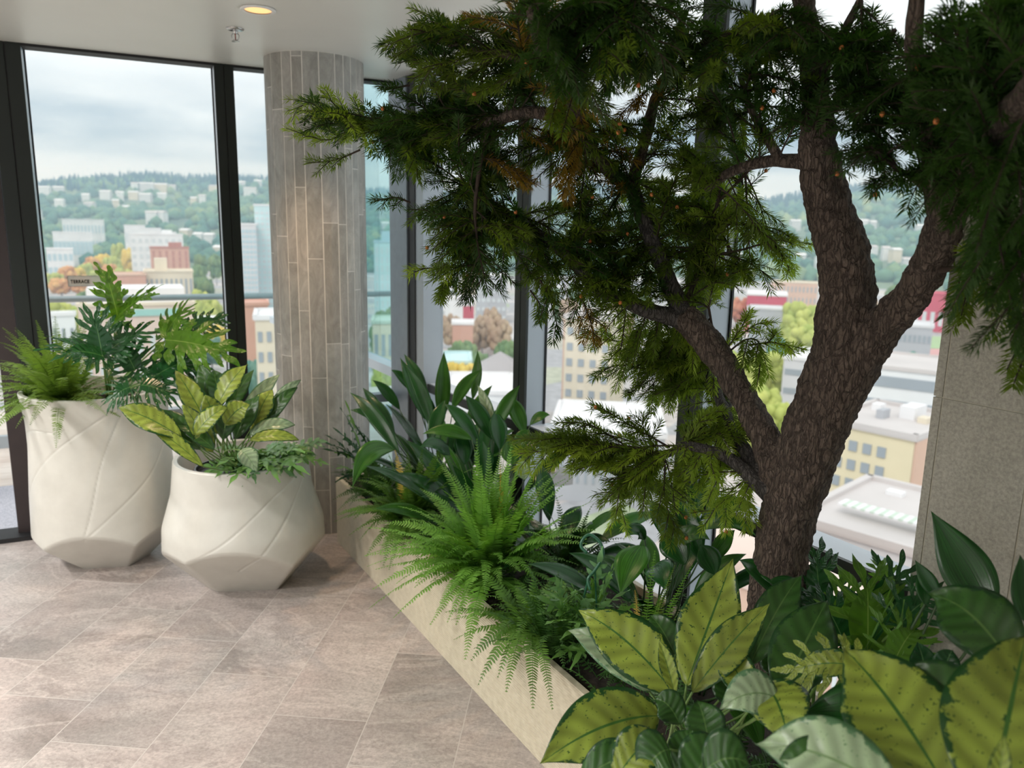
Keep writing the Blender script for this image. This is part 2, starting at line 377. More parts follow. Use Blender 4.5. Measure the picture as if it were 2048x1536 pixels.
def add_column():
    c = np.array([-1.022, 4.082, 0]); R = 0.241
    t = thing('column', c, 'round column clad in upright grey stone strips beside the window corner', 'column'); t['kind'] = 'structure'
    g = MB(); g.lathe([(R, 0.0), (R, HC)], c, 96); g.build('grout', simple('pale_grout', (0.78, 0.76, 0.71), 0.8), t, smooth=False)
    m = MB(); rnd = random.Random(3)
    nA = 0; th = 0.0; widths = []
    while th < 2 * math.pi - 0.05:
        w = rnd.choice([0.32, 0.19, 0.30, 0.32, 0.22])
        if 2 * math.pi - (th + w) < 0.12: w = 2 * math.pi - th
        widths.append((th, w)); th += w
    for (a0, w) in widths:
        z = -rnd.uniform(0, 0.6)
        while z < HC:
            z1 = z + 0.60; zz0 = max(z, 0) + 0.0016; zz1 = min(z1, HC) - 0.0016
            if zz1 - zz0 > 0.01:
                gap = 0.0025 / R; b0 = a0 + gap; b1 = a0 + w - gap; r = R + 0.0012
                # flat tile face between its two edge angles, so the column is slightly faceted
                P = [c + np.array([r * math.cos(b), r * math.sin(b), 0]) for b in (b0, b1)]
                Q = [c + np.array([(R - .002) * math.cos(b), (R - .002) * math.sin(b), 0]) for b in (b0, b1)]
                mid = (b0 + b1) / 2; rm = r * 1.0
                Pm = c + np.array([rm * math.cos(mid), rm * math.sin(mid), 0]); Qm = c + np.array([(R - .002) * math.cos(mid), (R - .002) * math.sin(mid), 0])
                V = [p + np.array([0, 0, z_]) for z_ in (zz0, zz1) for p in (P[0], Pm, P[1], Q[0], Qm, Q[1])]
                m.add(V, [(0, 1, 7, 6), (1, 2, 8, 7), (3, 0, 6, 9), (2, 5, 11, 8), (6, 7, 10, 9), (7, 8, 11, 10), (0, 3, 4, 1), (1, 4, 5, 2)], [(rnd.random(), 0.5)] * 12)
            z = z1
    m.build('tile_cladding', mat_column(), t)
add_column()

def add_pillar():
    M = Mat('textured_stone_panel'); f = M.noise(M.coord('Object', (1, 1, 1)), 160, 5, 0.7); g = M.noise(M.coord('Object', (1, 1, 0.3)), 6, 6, .6)
    c = M.ramp(g, [(0.3, (0.30, 0.295, 0.245)), (0.7, (0.42, 0.41, 0.35))]); c = M.mix(0.5, c, M.ramp(f, [(0.35, (0.28,) * 3), (0.65, (0.72,) * 3)]), 'OVERLAY')
    M.col(c); M.set(Roughness=0.6); M.bump(f, 0.4, 0.003)
    t = thing('wall_pillar', B(-0.2, 1.7, 0), 'flat stone clad pillar at the end of the long window', 'pillar'); t['kind'] = 'structure'
    b = MB(); b.box(B(0.11, 1.7495, HC / 2), (1.98, 0.402, HC), AXB); b.build('core', simple('panel_joint', (0.50, 0.48, 0.38), 0.7), t)
    p = MB(); zs = [0, 0.60, 1.283, 1.95, HC]
    ss = [-0.885, -0.690, 0.0, 0.6, 1.1]
    ss = [-0.885, -0.676, 0.0, 0.6, 1.1]
    # narrow first return strip is part of the first panel
    for i in range(4):
        for j, (s0, s1) in enumerate(((-0.885, -0.866), (-0.864, -0.690), (-0.688, 0.0), (0.002, 0.7))):
            g_ = 0.0012
            p.box(B((s0 + s1) / 2, 1.552, (zs[i] + zs[i + 1]) / 2), (s1 - s0 - g_, 0.012, zs[i + 1] - zs[i] - 2 * g_), AXB)
    p.build('stone_panel', M.m, t)
add_pillar()

def add_terrace():
    Mw = Mat('bleached_deck_board'); f = Mw.noise(Mw.coord('Object', (1, 1, 1), (0, 0, -math.radians(25.5))), 3, 6); Mw.col(Mw.ramp(f, [(0.3, (0.62, 0.50, 0.44)), (0.7, (0.80, 0.70, 0.64))])); Mw.set(Roughness=0.7)
    k = MB(); o = 0.12; i = 0
    while o < 3.25:
        k.box(A(-1.0, o + 0.065, -0.06), (8.0, 0.135, 0.03), AXA); o += 0.14
    struct('floor_terrace_deck', k, Mw.m)
    s = MB(); s.box(A(-1.0, 1.7, -0.12), (8.2, 3.3, 0.08), AXA); struct('floor_terrace_slab', s, simple('slab', (0.25, 0.24, 0.23), 0.8))
    m = MB(); m.box(A(-0.85, 0.60, -0.036), (1.3, 0.85, 0.014), AXA)
    Mm = Mat('woven_door_mat'); f = Mm.noise(Mm.coord('Object'), 220, 3); Mm.col(Mm.ramp(f, [(0.35, (0.33, 0.32, 0.38)), (0.65, (0.62, 0.60, 0.66))])); Mm.set(Roughness=0.95); Mm.bump(f, 0.5, 0.004)
    tag(m.build('door_mat', Mm.m), 'grey flecked door mat lying on the terrace boards outside the glass door', 'mat')
    # railing
    pr = atz(150, 598, 1.04); o_r = float((pr - P0) @ NA)
    t = thing('terrace_railing', A(0, o_r, -0.045), 'glass terrace railing with a round steel handrail', 'railing')
    h = MB(); h.tube([A(-5, o_r, 1.04), A(3.0, o_r, 1.04)], 0.024, 12); h.build('handrail', M_STEEL, t, smooth=True)
    for q in range(6):
        g = MB(); g.box(A(-4.2 + q * 1.3, o_r, 0.48), (1.27, 0.012, 1.0), AXA); g.build('glass_panel', GLASS, t)
    c = MB(); c.box(A(-1, o_r, 0.0), (8, 0.05, 0.09), AXA); c.build('base_channel', M_ALU, t)
add_terrace()

# ------------------------------------------------------------------ the city and the hills
GZ = -65.0
def azel(px, py):
    w = ray(px, py); return math.atan2(w[0], w[1]), math.atan2(w[2], math.hypot(w[0], w[1]))
def far(px, py, D):
    """point seen in direction px, py, D metres away on the map"""
    return atd(px, py, D)
_sk = [azel(x, y) for x, y in ((-700, 385), (-100, 376), (80, 374), (180, 366), (300, 352), (420, 357), (540, 358), (700, 375), (900, 392), (1050, 385), (1180, 372), (1330, 395), (1470, 412), (1560, 398), (1650, 382), (1800, 370), (1900, 371), (2048, 380), (2500, 400))]
_ska = [a for a, _ in _sk]; _ske = [e for _, e in _sk]
D_FOOT, D_TOP = 1050.0, 2700.0
def terrain(x, y):
    D = math.hypot(x, y); az = math.atan2(x, y)
    top = math.tan(float(np.interp(az, _ska, _ske))) * D_TOP + CAM_H - 14
    t = min(max((D - D_FOOT) / (D_TOP - D_FOOT), 0), 1); s = t * t * (3 - 2 * t) * 0.55 + t * 0.45
    z = GZ + (top - GZ) * s
    bump = mnoise.noise(Vector((x / 330, y / 330, 0))) * 34 + mnoise.noise(Vector((x / 120, y / 120, 3))) * 12
    z += bump * math.sin(math.pi * min(t, 1)) ** 0.7 if t > 0 else 0
    if D > D_TOP: z -= (D - D_TOP) * 0.25
    return z
def ground_z(p): return terrain(p[0], p[1])

def city_mats():  # pastel, low contrast colours: part of the distance haze is put into them
    d = {}
    def c(n, col, **k): d[n] = simple(n, col, 0.8, 0, 0.06, 0.08, **k)
    c('white_render', (0.78, 0.79, 0.80)); c('cream_stone', (0.74, 0.66, 0.53)); c('pink_stone', (0.75, 0.60, 0.53)); c('red_brick', (0.50, 0.235, 0.19))
    c('pale_brick', (0.62, 0.36, 0.28)); c('grey_concrete', (0.46, 0.47, 0.50)); c('blue_grey_glass', (0.46, 0.60, 0.66)); c('aqua_glass', (0.55, 0.72, 0.74))
    c('light_grey_render', (0.66, 0.66, 0.68)); c('crimson_panel', (0.58, 0.10, 0.15)); c('roof_gravel', (0.60, 0.56, 0.55)); c('roof_white', (0.80, 0.79, 0.80)); c('roof_grey', (0.42, 0.40, 0.41))
    c('window_dark', (0.17, 0.19, 0.21)); c('window_mid', (0.34, 0.38, 0.42)); c('window_pale', (0.62, 0.66, 0.68)); c('teal_roof', (0.36, 0.62, 0.58)); c('tan_brick', (0.66, 0.45, 0.35)); c('yellow_render', (0.76, 0.67, 0.47))
    c('pale_green_metal', (0.55, 0.64, 0.55)); c('turf', (0.36, 0.50, 0.27)); c('track', (0.60, 0.33, 0.32)); c('asphalt', (0.40, 0.39, 0.40))
    return d
CM = city_mats()

def add_ground():
    M = Mat('city_ground'); v = M.coord('Object')
    vo = M.n('TexVoronoi'); vo.inputs['Scale'].default_value = 0.022; M.l(v, vo.inputs['Vector'])
    ve = M.n('TexVoronoi', feature='DISTANCE_TO_EDGE'); ve.inputs['Scale'].default_value = 0.022; M.l(v, ve.inputs['Vector'])
    sx = M.n('SeparateXYZ'); M.l(vo.outputs['Color'], sx.inputs[0])
    c = M.ramp(sx.outputs[0], [(0.0, (0.40, 0.385, 0.38)), (0.3, (0.60, 0.54, 0.52)), (0.55, (0.36, 0.42, 0.28)), (0.7, (0.50, 0.44, 0.43)), (0.9, (0.62, 0.60, 0.60))])
    e = M.math('LESS_THAN', ve.outputs['Distance'], 0.10)
    c = M.mix(e, c, (0.40, 0.40, 0.42)); f = M.noise(v, 0.25, 4)
    c = M.mix(0.5, c, M.ramp(f, [(0.3, (0.34,) * 3), (0.7, (0.66,) * 3)]), 'OVERLAY')
    M.col(c); M.set(Roughness=0.9)
    m = MB(); V = []; Ds = list(np.geomspace(25, D_FOOT, 14)) + list(np.linspace(D_FOOT + 40, D_TOP, 50)) + [D_TOP + 200, D_TOP + 700, 5500]
    az = np.radians(np.linspace(-78, 70, 150))
    for D in Ds:
        for a in az: x, y = D * math.sin(a), D * math.cos(a); V.append((x, y, terrain(x, y)))
    k = len(az); F = [(i * k + j, (i + 1) * k + j, (i + 1) * k + j + 1, i * k + j + 1) for i in range(len(Ds) - 1) for j in range(k - 1)]
    Mh = Mat('wooded_slope'); f = Mh.noise(Mh.coord('Object'), 0.012, 6); Mh.col(Mh.ramp(f, [(0.3, (0.10, 0.17, 0.15)), (0.7, (0.24, 0.31, 0.18))])); Mh.set(Roughness=1)
    m.add(V, F); o = m.build('floor_city_ground', [M.m, Mh.m], smooth=True); tag(o, kind='structure')
    me = o.data; mi = [1 if (math.hypot(*p.center[:2]) > D_FOOT + 60) else 0 for p in me.polygons]
    me.materials.clear(); me.materials.append(M.m); me.materials.append(Mh.m); me.polygons.foreach_set('material_index', mi)
add_ground()

def ico(sub=2):
    import bmesh
    bm = bmesh.new(); bmesh.ops.create_icosphere(bm, subdivisions=sub, radius=1.0)
    V = np.array([v.co[:] for v in bm.verts]); F = [[v.index for v in f.verts] for f in bm.faces]; bm.free(); return V, F
ICO1, ICO1F = ico(1); ICO2, ICO2F = ico(2); ICO3, ICO3F = ico(3)

def mat_foliage(name, stops, trans=0.15):
    M = Mat(name); t = M.n('TexCoord'); s = M.n('SeparateXYZ'); M.l(t.outputs['UV'], s.inputs[0])
    f = M.noise(M.coord('Object'), 0.35, 4, 0.7)
    c = M.ramp(s.outputs[0], stops); c = M.mix(0.55, c, M.ramp(f, [(0.3, (0.28,) * 3), (0.7, (0.72,) * 3)]), 'OVERLAY')
    M.col(c); M.set(Roughness=1.0); M.b.inputs['Specular IOR Level'].default_value = 0.1
    return M.m

def add_forest():
    """the tree cover of the hills: far too many crowns to count"""
    rnd = random.Random(5)
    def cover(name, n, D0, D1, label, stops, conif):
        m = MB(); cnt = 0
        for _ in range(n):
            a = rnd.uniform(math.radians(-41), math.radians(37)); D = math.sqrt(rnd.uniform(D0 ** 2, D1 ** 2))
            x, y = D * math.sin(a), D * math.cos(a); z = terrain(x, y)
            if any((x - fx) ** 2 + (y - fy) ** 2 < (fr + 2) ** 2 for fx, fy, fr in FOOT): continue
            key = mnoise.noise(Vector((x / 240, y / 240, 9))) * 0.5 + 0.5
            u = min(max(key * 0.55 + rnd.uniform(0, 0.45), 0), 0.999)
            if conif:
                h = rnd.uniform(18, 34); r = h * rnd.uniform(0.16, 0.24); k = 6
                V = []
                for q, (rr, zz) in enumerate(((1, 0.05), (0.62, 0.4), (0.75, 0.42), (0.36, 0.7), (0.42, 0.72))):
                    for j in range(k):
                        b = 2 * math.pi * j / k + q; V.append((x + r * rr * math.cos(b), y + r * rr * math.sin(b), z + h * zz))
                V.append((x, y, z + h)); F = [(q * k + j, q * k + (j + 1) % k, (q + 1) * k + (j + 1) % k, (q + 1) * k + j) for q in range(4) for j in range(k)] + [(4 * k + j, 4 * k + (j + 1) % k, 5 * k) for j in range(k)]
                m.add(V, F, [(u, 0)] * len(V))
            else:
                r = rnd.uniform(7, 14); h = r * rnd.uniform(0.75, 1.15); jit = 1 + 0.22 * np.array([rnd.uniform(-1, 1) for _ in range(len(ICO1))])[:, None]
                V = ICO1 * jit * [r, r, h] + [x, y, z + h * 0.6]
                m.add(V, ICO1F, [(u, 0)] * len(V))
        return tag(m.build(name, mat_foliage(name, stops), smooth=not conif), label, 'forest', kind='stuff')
    cover('ridge_forest', 3600, 2250, D_TOP + 60, 'conifer forest along the top of the ridge, with haze blue put into its colour', [(0, (0.025, 0.085, 0.14)), (0.6, (0.035, 0.11, 0.16)), (1, (0.07, 0.16, 0.18))], True)  # crown colours blued and darkened to carry the haze of distance
    cover('hillside_forest', 5200, 1120, 2450, 'mixed green and autumn tree cover on the hillside below the ridge', [(0, (0.04, 0.12, 0.12)), (0.35, (0.08, 0.19, 0.15)), (0.65, (0.15, 0.27, 0.16)), (0.86, (0.30, 0.37, 0.17)), (0.95, (0.55, 0.45, 0.18)), (1, (0.55, 0.33, 0.20))], False)  # greens shifted towards blue, haze put into the colour

WINC = {}; FOOT = []
def win_mesh(w, h, mat):
    k = (round(w, 2), round(h, 2), mat)
    if k not in WINC:
        m = MB(); m.box((0, 0, 0), (w, 0.5, h)); me = bpy.data.meshes.new('window'); me.from_pydata(np.concatenate(m.v).tolist(), [], m.f); me.materials.append(CM[mat]); WINC[k] = me
    return WINC[k]

def bld(name, x0, x1, ytop, D, label, cat='building', base=None, depth=None, yaw=0.0, wall='white_render', roof='roof_white', grid=None, win='window_mid', wf=(0.5, 0.5), side=None, group=None, bands=None, extra=None, parapet=1.0):
    """a building seen between x0 and x1 with its roof line at ytop, D metres away"""
    xc = (x0 + x1) / 2; p = far(xc, ytop, D); zt = p[2]
    pl, pr = far(x0, ytop, D), far(x1, ytop, D); w = float(np.linalg.norm((pr - pl)[:2])); dep = depth or w * 0.6
    if base is None: base = min(ground_z(p) - 1, zt - 4)
    az = math.atan2(p[0], p[1]) ; a = -az + math.radians(yaw)
    X = np.array([math.cos(a), math.sin(a), 0]); Y = np.array([-math.sin(a), math.cos(a), 0]); Z = np.array([0, 0, 1.])
    c = np.array([p[0], p[1], 0]) + Y * dep / 2
    t = thing(name, (c[0], c[1], base), label, cat, group); h = zt - base; FOOT.append((c[0], c[1], math.hypot(w, dep) / 2))
    m = MB(); m.box(c + Z * (base + h / 2), (w, dep, h), (X, Y, Z)); m.build('wall', CM[wall], t)
    r = MB(); r.box(c + Z * (zt + 0.3), (w + 0.8, dep + 0.8, 0.6), (X, Y, Z))
    if parapet:
        for sx, sy, lw, ld in ((0, -1, w, .5), (0, 1, w, .5), (-1, 0, .5, dep), (1, 0, .5, dep)):
            r.box(c + X * sx * (w / 2) + Y * sy * (dep / 2) + Z * (zt + parapet / 2 + 0.3), (lw + .6, ld + .4, parapet), (X, Y, Z))
    r.build('roof', CM[roof], t)
    def wins(nx, nz, face, mt, fx, fz, z0=0.06, z1=0.96):
        L_ = w if face == 0 else dep; org = c - Y * (dep / 2) if face == 0 else c + X * (w / 2) * face
        Ux = X if face == 0 else Y; cw = L_ / nx; chh = h * (z1 - z0) / nz
        me = win_mesh(cw * fx, chh * fz, mt); ang = a if face == 0 else a + math.pi / 2
        for i in range(nx):
            for j in range(nz):
                q = org + Ux * ((i + 0.5) * cw - L_ / 2) + Z * (base + h * z0 + (j + 0.5) * chh)
                o = bpy.data.objects.new('window', me); COL.objects.link(o); o.parent = t; o.location = Vector(q) - t.location; o.rotation_euler = (0, 0, ang)
    if grid: wins(grid[0], grid[1], 0, win, wf[0], wf[1], *(grid[2:] if len(grid) > 2 else ()))
    if side: wins(side[1], side[2], side[0], win, wf[0], wf[1])
    if bands:
        for k in range(bands[0]):
            b = MB(); zz = base + h * (bands[1] + (k + 0.5) * (1 - bands[1]) / bands[0]); b.box(c + Z * zz, (w + 0.7, dep + 0.7, h * (1 - bands[1]) / bands[0] * 0.45), (X, Y, Z)); b.build('window_band', CM[win], t)
    if extra:
        for nm, dx, dy, sx, sy, hh, mt in extra:
            b = MB(); b.box(c + X * dx * w + Y * dy * dep + Z * (zt + hh / 2 + 0.5), (sx * w, sy * dep, hh), (X, Y, Z)); b.build(nm, CM[mt], t)
    return t, c, (X, Y, Z), w, dep, zt, base

def add_city():
    # seen through the terrace window
    bld('apartment_block', 260, 366, 470, 930, 'white apartment block with a grid of windows behind the red brick tower', wall='white_render', grid=(8, 6), win='window_pale', wf=(.5, .5), depth=30, extra=[('stair_tower', .2, 0, .2, .4, 5, 'white_render')])
    bld('brick_tower', 300, 378, 497, 800, 'red brick tower standing in front of the white apartment block', wall='pale_brick', roof='red_brick', grid=(6, 7), win='red_brick', wf=(.35, .9), depth=25, extra=[('penthouse', .15, 0, .35, .5, 5, 'red_brick')])
    bld('columned_hall', 288, 386, 545, 600, 'cream hall with tall upright columns below the brick tower', wall='cream_stone', roof='cream_stone', grid=(10, 1, .25, .9), win='window_mid', wf=(.45, .9), depth=30, extra=[('roof_tower', -.15, 0, .27, .4, 9, 'cream_stone')])
    bld('brick_hall', 218, 292, 552, 590, 'low red brick hall left of the cream columned hall', wall='pale_brick', roof='tan_brick', grid=(3, 1, .3, .8), win='red_brick', wf=(.3, .8), depth=30)
    t, c, ax, w, dep, zt, b0 = bld('classical_hall', 158, 392, 612, 330, 'long pale stone hall with a teal glazed frieze behind the terrace rail', wall='pink_stone', roof='cream_stone', grid=(9, 2, .1, .75), win='window_pale', wf=(.4, .6), depth=32, extra=[('attic_storey', 0, .1, .82, .7, 5, 'pink_stone'), ('attic_roof', 0, .1, .86, .74, 5.6, 'roof_white')])
    m = MB(); m.box(c - ax[1] * (dep / 2 + .2) + np.array([0, 0, zt - 2.6]), (w * .72, .6, 2.6), ax); m.build('teal_frieze', CM['teal_roof'], t)
    bld('cream_house', 98, 150, 632, 300, 'small white flat roofed house left of the long stone hall', wall='white_render', grid=(3, 3), wf=(.35, .5))
    bld('hillside_school', 105, 184, 466, 1150, 'long white framed building with blue windows low on the wooded hill', wall='white_render', grid=(9, 1, .3, .8), win='blue_grey_glass', wf=(.9, .8), depth=30)
    bld('hillside_block', 92, 146, 499, 1060, 'white and blue building at the hill foot beside the window post', wall='white_render', grid=(5, 2), win='blue_grey_glass', wf=(.7, .5), depth=30)
    bld('hillside_terrace', 124, 208, 440, 1350, 'long pale blue row of flats higher on the hill', wall='white_render', grid=(12, 2), win='blue_grey_glass', wf=(.5, .5), depth=20)
    for k, (x0, x1, y) in enumerate(((248, 290, 452), (275, 322, 458), (302, 352, 466))):
        bld('stepped_flats', x0, x1, y, 1120 - k * 40, 'white stepped flats climbing the hill above the white apartment block, ' + ('top step', 'middle step', 'lowest step')[k], wall='white_render', grid=(6, 2), win='window_pale', wf=(.5, .5), depth=25)
    bld('glass_tower', 474, 512, 450, 620, 'pale glazed tower with grey balconies beside the stone column', wall='light_grey_render', grid=(5, 16), win='blue_grey_glass', wf=(.75, .6), depth=18)
    bld('glass_tower', 508, 560, 412, 640, 'tallest pale aqua glass tower partly hidden by the stone column', wall='aqua_glass', grid=(5, 18), win='window_pale', wf=(.6, .45), depth=24)
    bld('brick_block', 484, 536, 612, 300, 'plain salmon red block beyond the terrace beside the dark window post', wall='pale_brick', roof='pale_brick', depth=20)
    bld('office_block', 510, 600, 640, 215, 'cream office block with dark windows seen left of the column', wall='cream_stone', grid=(5, 7), win='window_mid', wf=(.5, .5), depth=20, side=None)
    bld('pink_house', 398, 470, 640, 420, 'pale grey street block right of the long stone hall', wall='light_grey_render', grid=(4, 3), wf=(.4, .4))
    # between column and corner post
    bld('office_tower', 748, 822, 486, 520, 'pale blue office tower with upright windows right of the column', wall='aqua_glass', roof='blue_grey_glass', grid=(7, 9), win='window_pale', wf=(.45, .8), depth=26, extra=[('plant_room', 0, 0, .6, .6, 7, 'blue_grey_glass')])
    bld('stone_block', 745, 830, 648, 300, 'cream block with a green roof below the pale blue office tower', wall='cream_stone', roof='pale_green_metal', grid=(6, 2), wf=(.5, .6), depth=20)
    # first pane of the long wall
    bld('grid_office', 952, 1014, 553, 560, 'grey office block with rows of windows above the autumn trees', wall='grey_concrete', grid=(6, 5), win='window_pale', wf=(.6, .4), depth=25)
    bld('yellow_block', 924, 972, 548, 620, 'pale yellow block left of the grey office block', wall='yellow_render', grid=(4, 4), wf=(.4, .4), depth=20)
    bld('warehouse', 890, 950, 598, 500, 'long white flat roofed warehouse behind brown autumn trees', wall='white_render', depth=18)
    bld('red_shop', 926, 948, 612, 430, 'small red fronted shop between the brown trees', wall='crimson_panel', depth=10)
    bld('brick_shop', 905, 946, 650, 380, 'low brick shop with white roof above the round green tree', wall='pale_brick', depth=16)
    bld('teal_roofed_hall', 884, 942, 728, 270, 'pale hall with a teal flat roof beside the yellow trees', wall='aqua_glass', roof='aqua_glass', depth=22, grid=(4, 2), wf=(.5, .5))
    # pyramid roof
    p = far(1000, 742, 265); t = thing('pavilion', (p[0], p[1], GZ), 'pavilion with a grey hipped roof between the teal roofed hall and the pale window post', 'building')
    m = MB(); m.prism([(p[0] - 9, p[1] - 9), (p[0] + 9, p[1] - 9), (p[0] + 9, p[1] + 9), (p[0] - 9, p[1] + 9)], GZ, p[2]); m.build('wall', CM['pink_stone'], t)
    m = MB(); z = p[2]; m.add([(p[0] - 10, p[1] - 10, z), (p[0] + 10, p[1] - 10, z), (p[0] + 10, p[1] + 10, z), (p[0] - 10, p[1] + 10, z), (p[0], p[1], z + 7)], [(0, 1, 4), (1, 2, 4), (2, 3, 4), (3, 0, 4), (3, 2, 1, 0)]); m.build('roof', CM['roof_grey'], t)
    bld('long_store', 890, 1030, 790, 215, 'long white roofed store at the foot of the view behind the dark leaves', wall='white_render', depth=30)
    # second pane
    t, c, ax, w, dep, zt, b0 = bld('office_tower', 1128, 1226, 640, 235, 'pinkish office tower with rows of paired windows between the two pale posts', wall='cream_stone', roof='roof_gravel', grid=(4, 8, .03, .97), win='window_mid', wf=(.5, .48), depth=22, yaw=-14)
    m = MB(); m.box(c - ax[0] * (w / 2 + .15) + np.array([0, 0, (zt + b0) / 2]), (0.5, dep, zt - b0), ax); m.build('brick_side', CM['tan_brick'], t)
    bld('flat_roofed_store', 1100, 1330, 872, 185, 'low store with a broad white roof at the foot of the pinkish tower', wall='grey_concrete', roof='roof_white', depth=34, grid=(14, 1, .2, .8), wf=(.3, .6))
    bld('long_office', 1100, 1330, 560, 760, 'pale flat office range on the horizon side behind the branches', wall='light_grey_render', grid=(14, 3), wf=(.5, .5), depth=20)
    # third pane
    bld('white_school', 1494, 1574, 592, 560, 'white roofed school with a red window band left of the yellow green tree', wall='crimson_panel', roof='roof_white', grid=(9, 1, .3, .8), win='window_pale', wf=(.7, .8), depth=40)
    bld('terracotta_flats', 1542, 1636, 566, 800, 'long terracotta flats above the yellow green tree', wall='tan_brick', roof='cream_stone', grid=(12, 2), wf=(.35, .5), depth=20)
    bld('grey_sheds', 1500, 1570, 620, 480, 'grey flat roofed sheds in front of the white roofed school', wall='grey_concrete', roof='light_grey_render', grid=(6, 1), wf=(.5, .5), depth=20)
    bld('red_sports_hall', 1828, 1930, 590, 640, 'crimson sports hall with a pale window strip beside the pitch', wall='crimson_panel', roof='crimson_panel', grid=(6, 1, .15, .6), win='window_pale', wf=(.5, .8), depth=25)
    bld('grey_workshop', 1788, 1866, 655, 400, 'grey block with dark window rows right of the trunk below the pitch', wall='grey_concrete', roof='light_grey_render', grid=(8, 3), win='window_mid', wf=(.55, .4), depth=24)
    bld('parking_deck', 1566, 1652, 722, 310, 'pale parking structure with long dark slots left of the trunk', wall='light_grey_render', roof='roof_white', grid=(2, 2, .25, .95), win='window_mid', wf=(.8, .3), depth=30, yaw=-12)
    bld('banded_office', 1700, 1895, 742, 255, 'long white office with dark ribbon windows right of the trunk', wall='white_render', roof='roof_gravel', bands=(3, .25), win='window_mid', depth=34, yaw=-10)
    t, c, ax, w, dep, zt, b0 = bld('cream_block', 1622, 1838, 862, 150, 'large cream painted block with a cluttered roof right of the trunk', wall='yellow_render', roof='roof_gravel', depth=24, yaw=-24,
        extra=[('roof_hut', .1, .15, .16, .22, 2.6, 'roof_white'), ('roof_unit', -.1, -.05, .08, .12, 1.8, 'grey_concrete'), ('roof_unit', .28, .05, .1, .1, 1.2, 'cream_stone'), ('roof_unit', -.3, .2, .1, .1, 1.5, 'roof_white')])
    me = win_mesh(1.5, 1.9, 'window_mid')
    for i in range(5):
        for j in range(5):
            q = c - ax[1] * (dep / 2) + ax[0] * (-w / 2 + 1.8 + i * 2.6 ) + np.array([0, 0, zt - 3.2 - j * 3.6]); o = bpy.data.objects.new('window', me); COL.objects.link(o); o.parent = t; o.location = Vector(q) - t.location; o.rotation_euler = (0, 0, math.atan2(ax[0][1], ax[0][0]))
    m = MB(); m.box(c + ax[0] * (w / 2 + .15) + np.array([0, 0, (zt + b0) / 2]), (0.5, dep, zt - b0), ax); m.build('brick_side', CM['tan_brick'], t)
    # low roof with a striped canopy
    t, c, ax, w, dep, zt, b0 = bld('low_depot', 1560, 1900, 1085, 105, 'low flat roofed depot below the cream block', wall='light_grey_render', roof='roof_gravel', depth=26, yaw=-20, extra=[('roof_unit', .2, .2, .08, .1, 1.0, 'roof_grey'), ('roof_unit', -.2, .3, .12, .06, .8, 'roof_white')])
    m = MB(); g = MB(); q0 = c + np.array([0, 0, zt + 2.2]) - ax[1] * 6
    for i in range(26):
        (m if i % 2 else g).box(q0 + ax[0] * (i * 0.62 - 6), (0.62, 2.6, 0.25), ax)
    o = m.build('canopy_stripe', CM['pale_green_metal'], t); g.build('canopy', CM['roof_white'], t)
    bld('tan_block', 1440, 1900, 1240, 75, 'pinkish tan block seen under the window ledge below the depot', wall='tan_brick', roof='pink_stone', depth=12, grid=(16, 4, .05, .95), win='window_pale', wf=(.35, .5), yaw=-20)
    bld('pale_annex', 1330, 1560, 1130, 88, 'pale pink annex low down left of the trunk', wall='pink_stone', roof='pink_stone', depth=14, yaw=-20)
    # pitch
    p = far(1800, 640, 560); m = MB(); m.box((p[0], p[1], GZ + 0.6), (90, 60, 0.4)); tag(m.build('sports_pitch', CM['turf']), 'green sports pitch in front of the crimson sports hall', 'pitch')
    m = MB(); m.box((p[0] - 5, p[1] - 45, GZ + 0.6), (130, 26, 0.3)); tag(m.build('running_track', CM['track']), 'reddish running track strip in front of the green pitch', 'track')
    # hillside houses
    rnd = random.Random(21)
    hs = [(68, 378), (88, 384), (118, 381), (270, 376), (294, 376), (322, 377), (345, 378), (172, 397), (212, 392), (240, 394), (268, 392), (292, 396), (324, 395), (405, 401), (388, 404), (430, 380), (120, 408), (232, 410), (304, 437), (322, 436), (398, 478), (420, 480), (372, 470), (438, 505), (478, 372), (516, 369), (500, 384), (180, 415), (75, 430), (250, 420),
          (770, 455), (790, 470), (1125, 400), (1150, 412), (1190, 405), (1215, 430), (1240, 420), (1165, 440), (930, 455), (960, 470), (1000, 480), (1440, 470), (1500, 480), (1590, 452), (1705, 448), (1725, 450), (1745, 452), (1720, 505), (1745, 506), (1770, 508), (1790, 512), (1840, 460), (1860, 500), (1560, 500), (1600, 520), (1470, 520), (1430, 540), (1640, 530), (1815, 530), (1850, 540)]
    for x, y in hs:
        # slide along the sight line until it meets the slope
        for D in np.linspace(1060, 2650, 160):
            p = far(x, y, D)
            if p[2] <= terrain(p[0], p[1]) + 10: break
        w = rnd.uniform(9, 22) * D / 1500; t = thing('hillside_house', (p[0], p[1], p[2] - 14), 'small pale house half hidden among the hillside trees', 'house', 'houses on the hillside')
        FOOT.append((p[0], p[1], math.hypot(w, 14) / 2)); a = rnd.uniform(-.5, .5); X = np.array([math.cos(a), math.sin(a), 0]); Y = np.array([-math.sin(a), math.cos(a), 0]); Z = np.array([0, 0, 1.]); hh = rnd.uniform(7, 11)
        m = MB(); m.box(np.array([p[0], p[1], p[2] - 14 + (14 + hh) / 2]), (w, 12, 14 + hh), (X, Y, Z)); m.build('wall', CM[rnd.choice(['white_render', 'white_render', 'cream_stone', 'light_grey_render'])], t)
        c0 = np.array([p[0], p[1], p[2] + hh]); V = [c0 + X * i * (w / 2 + 1) + Y * j * 7 for i in (-1, 1) for j in (-1, 1)] + [c0 + X * i * (w / 2 + 1) + Z * 3.5 for i in (-1, 1)]
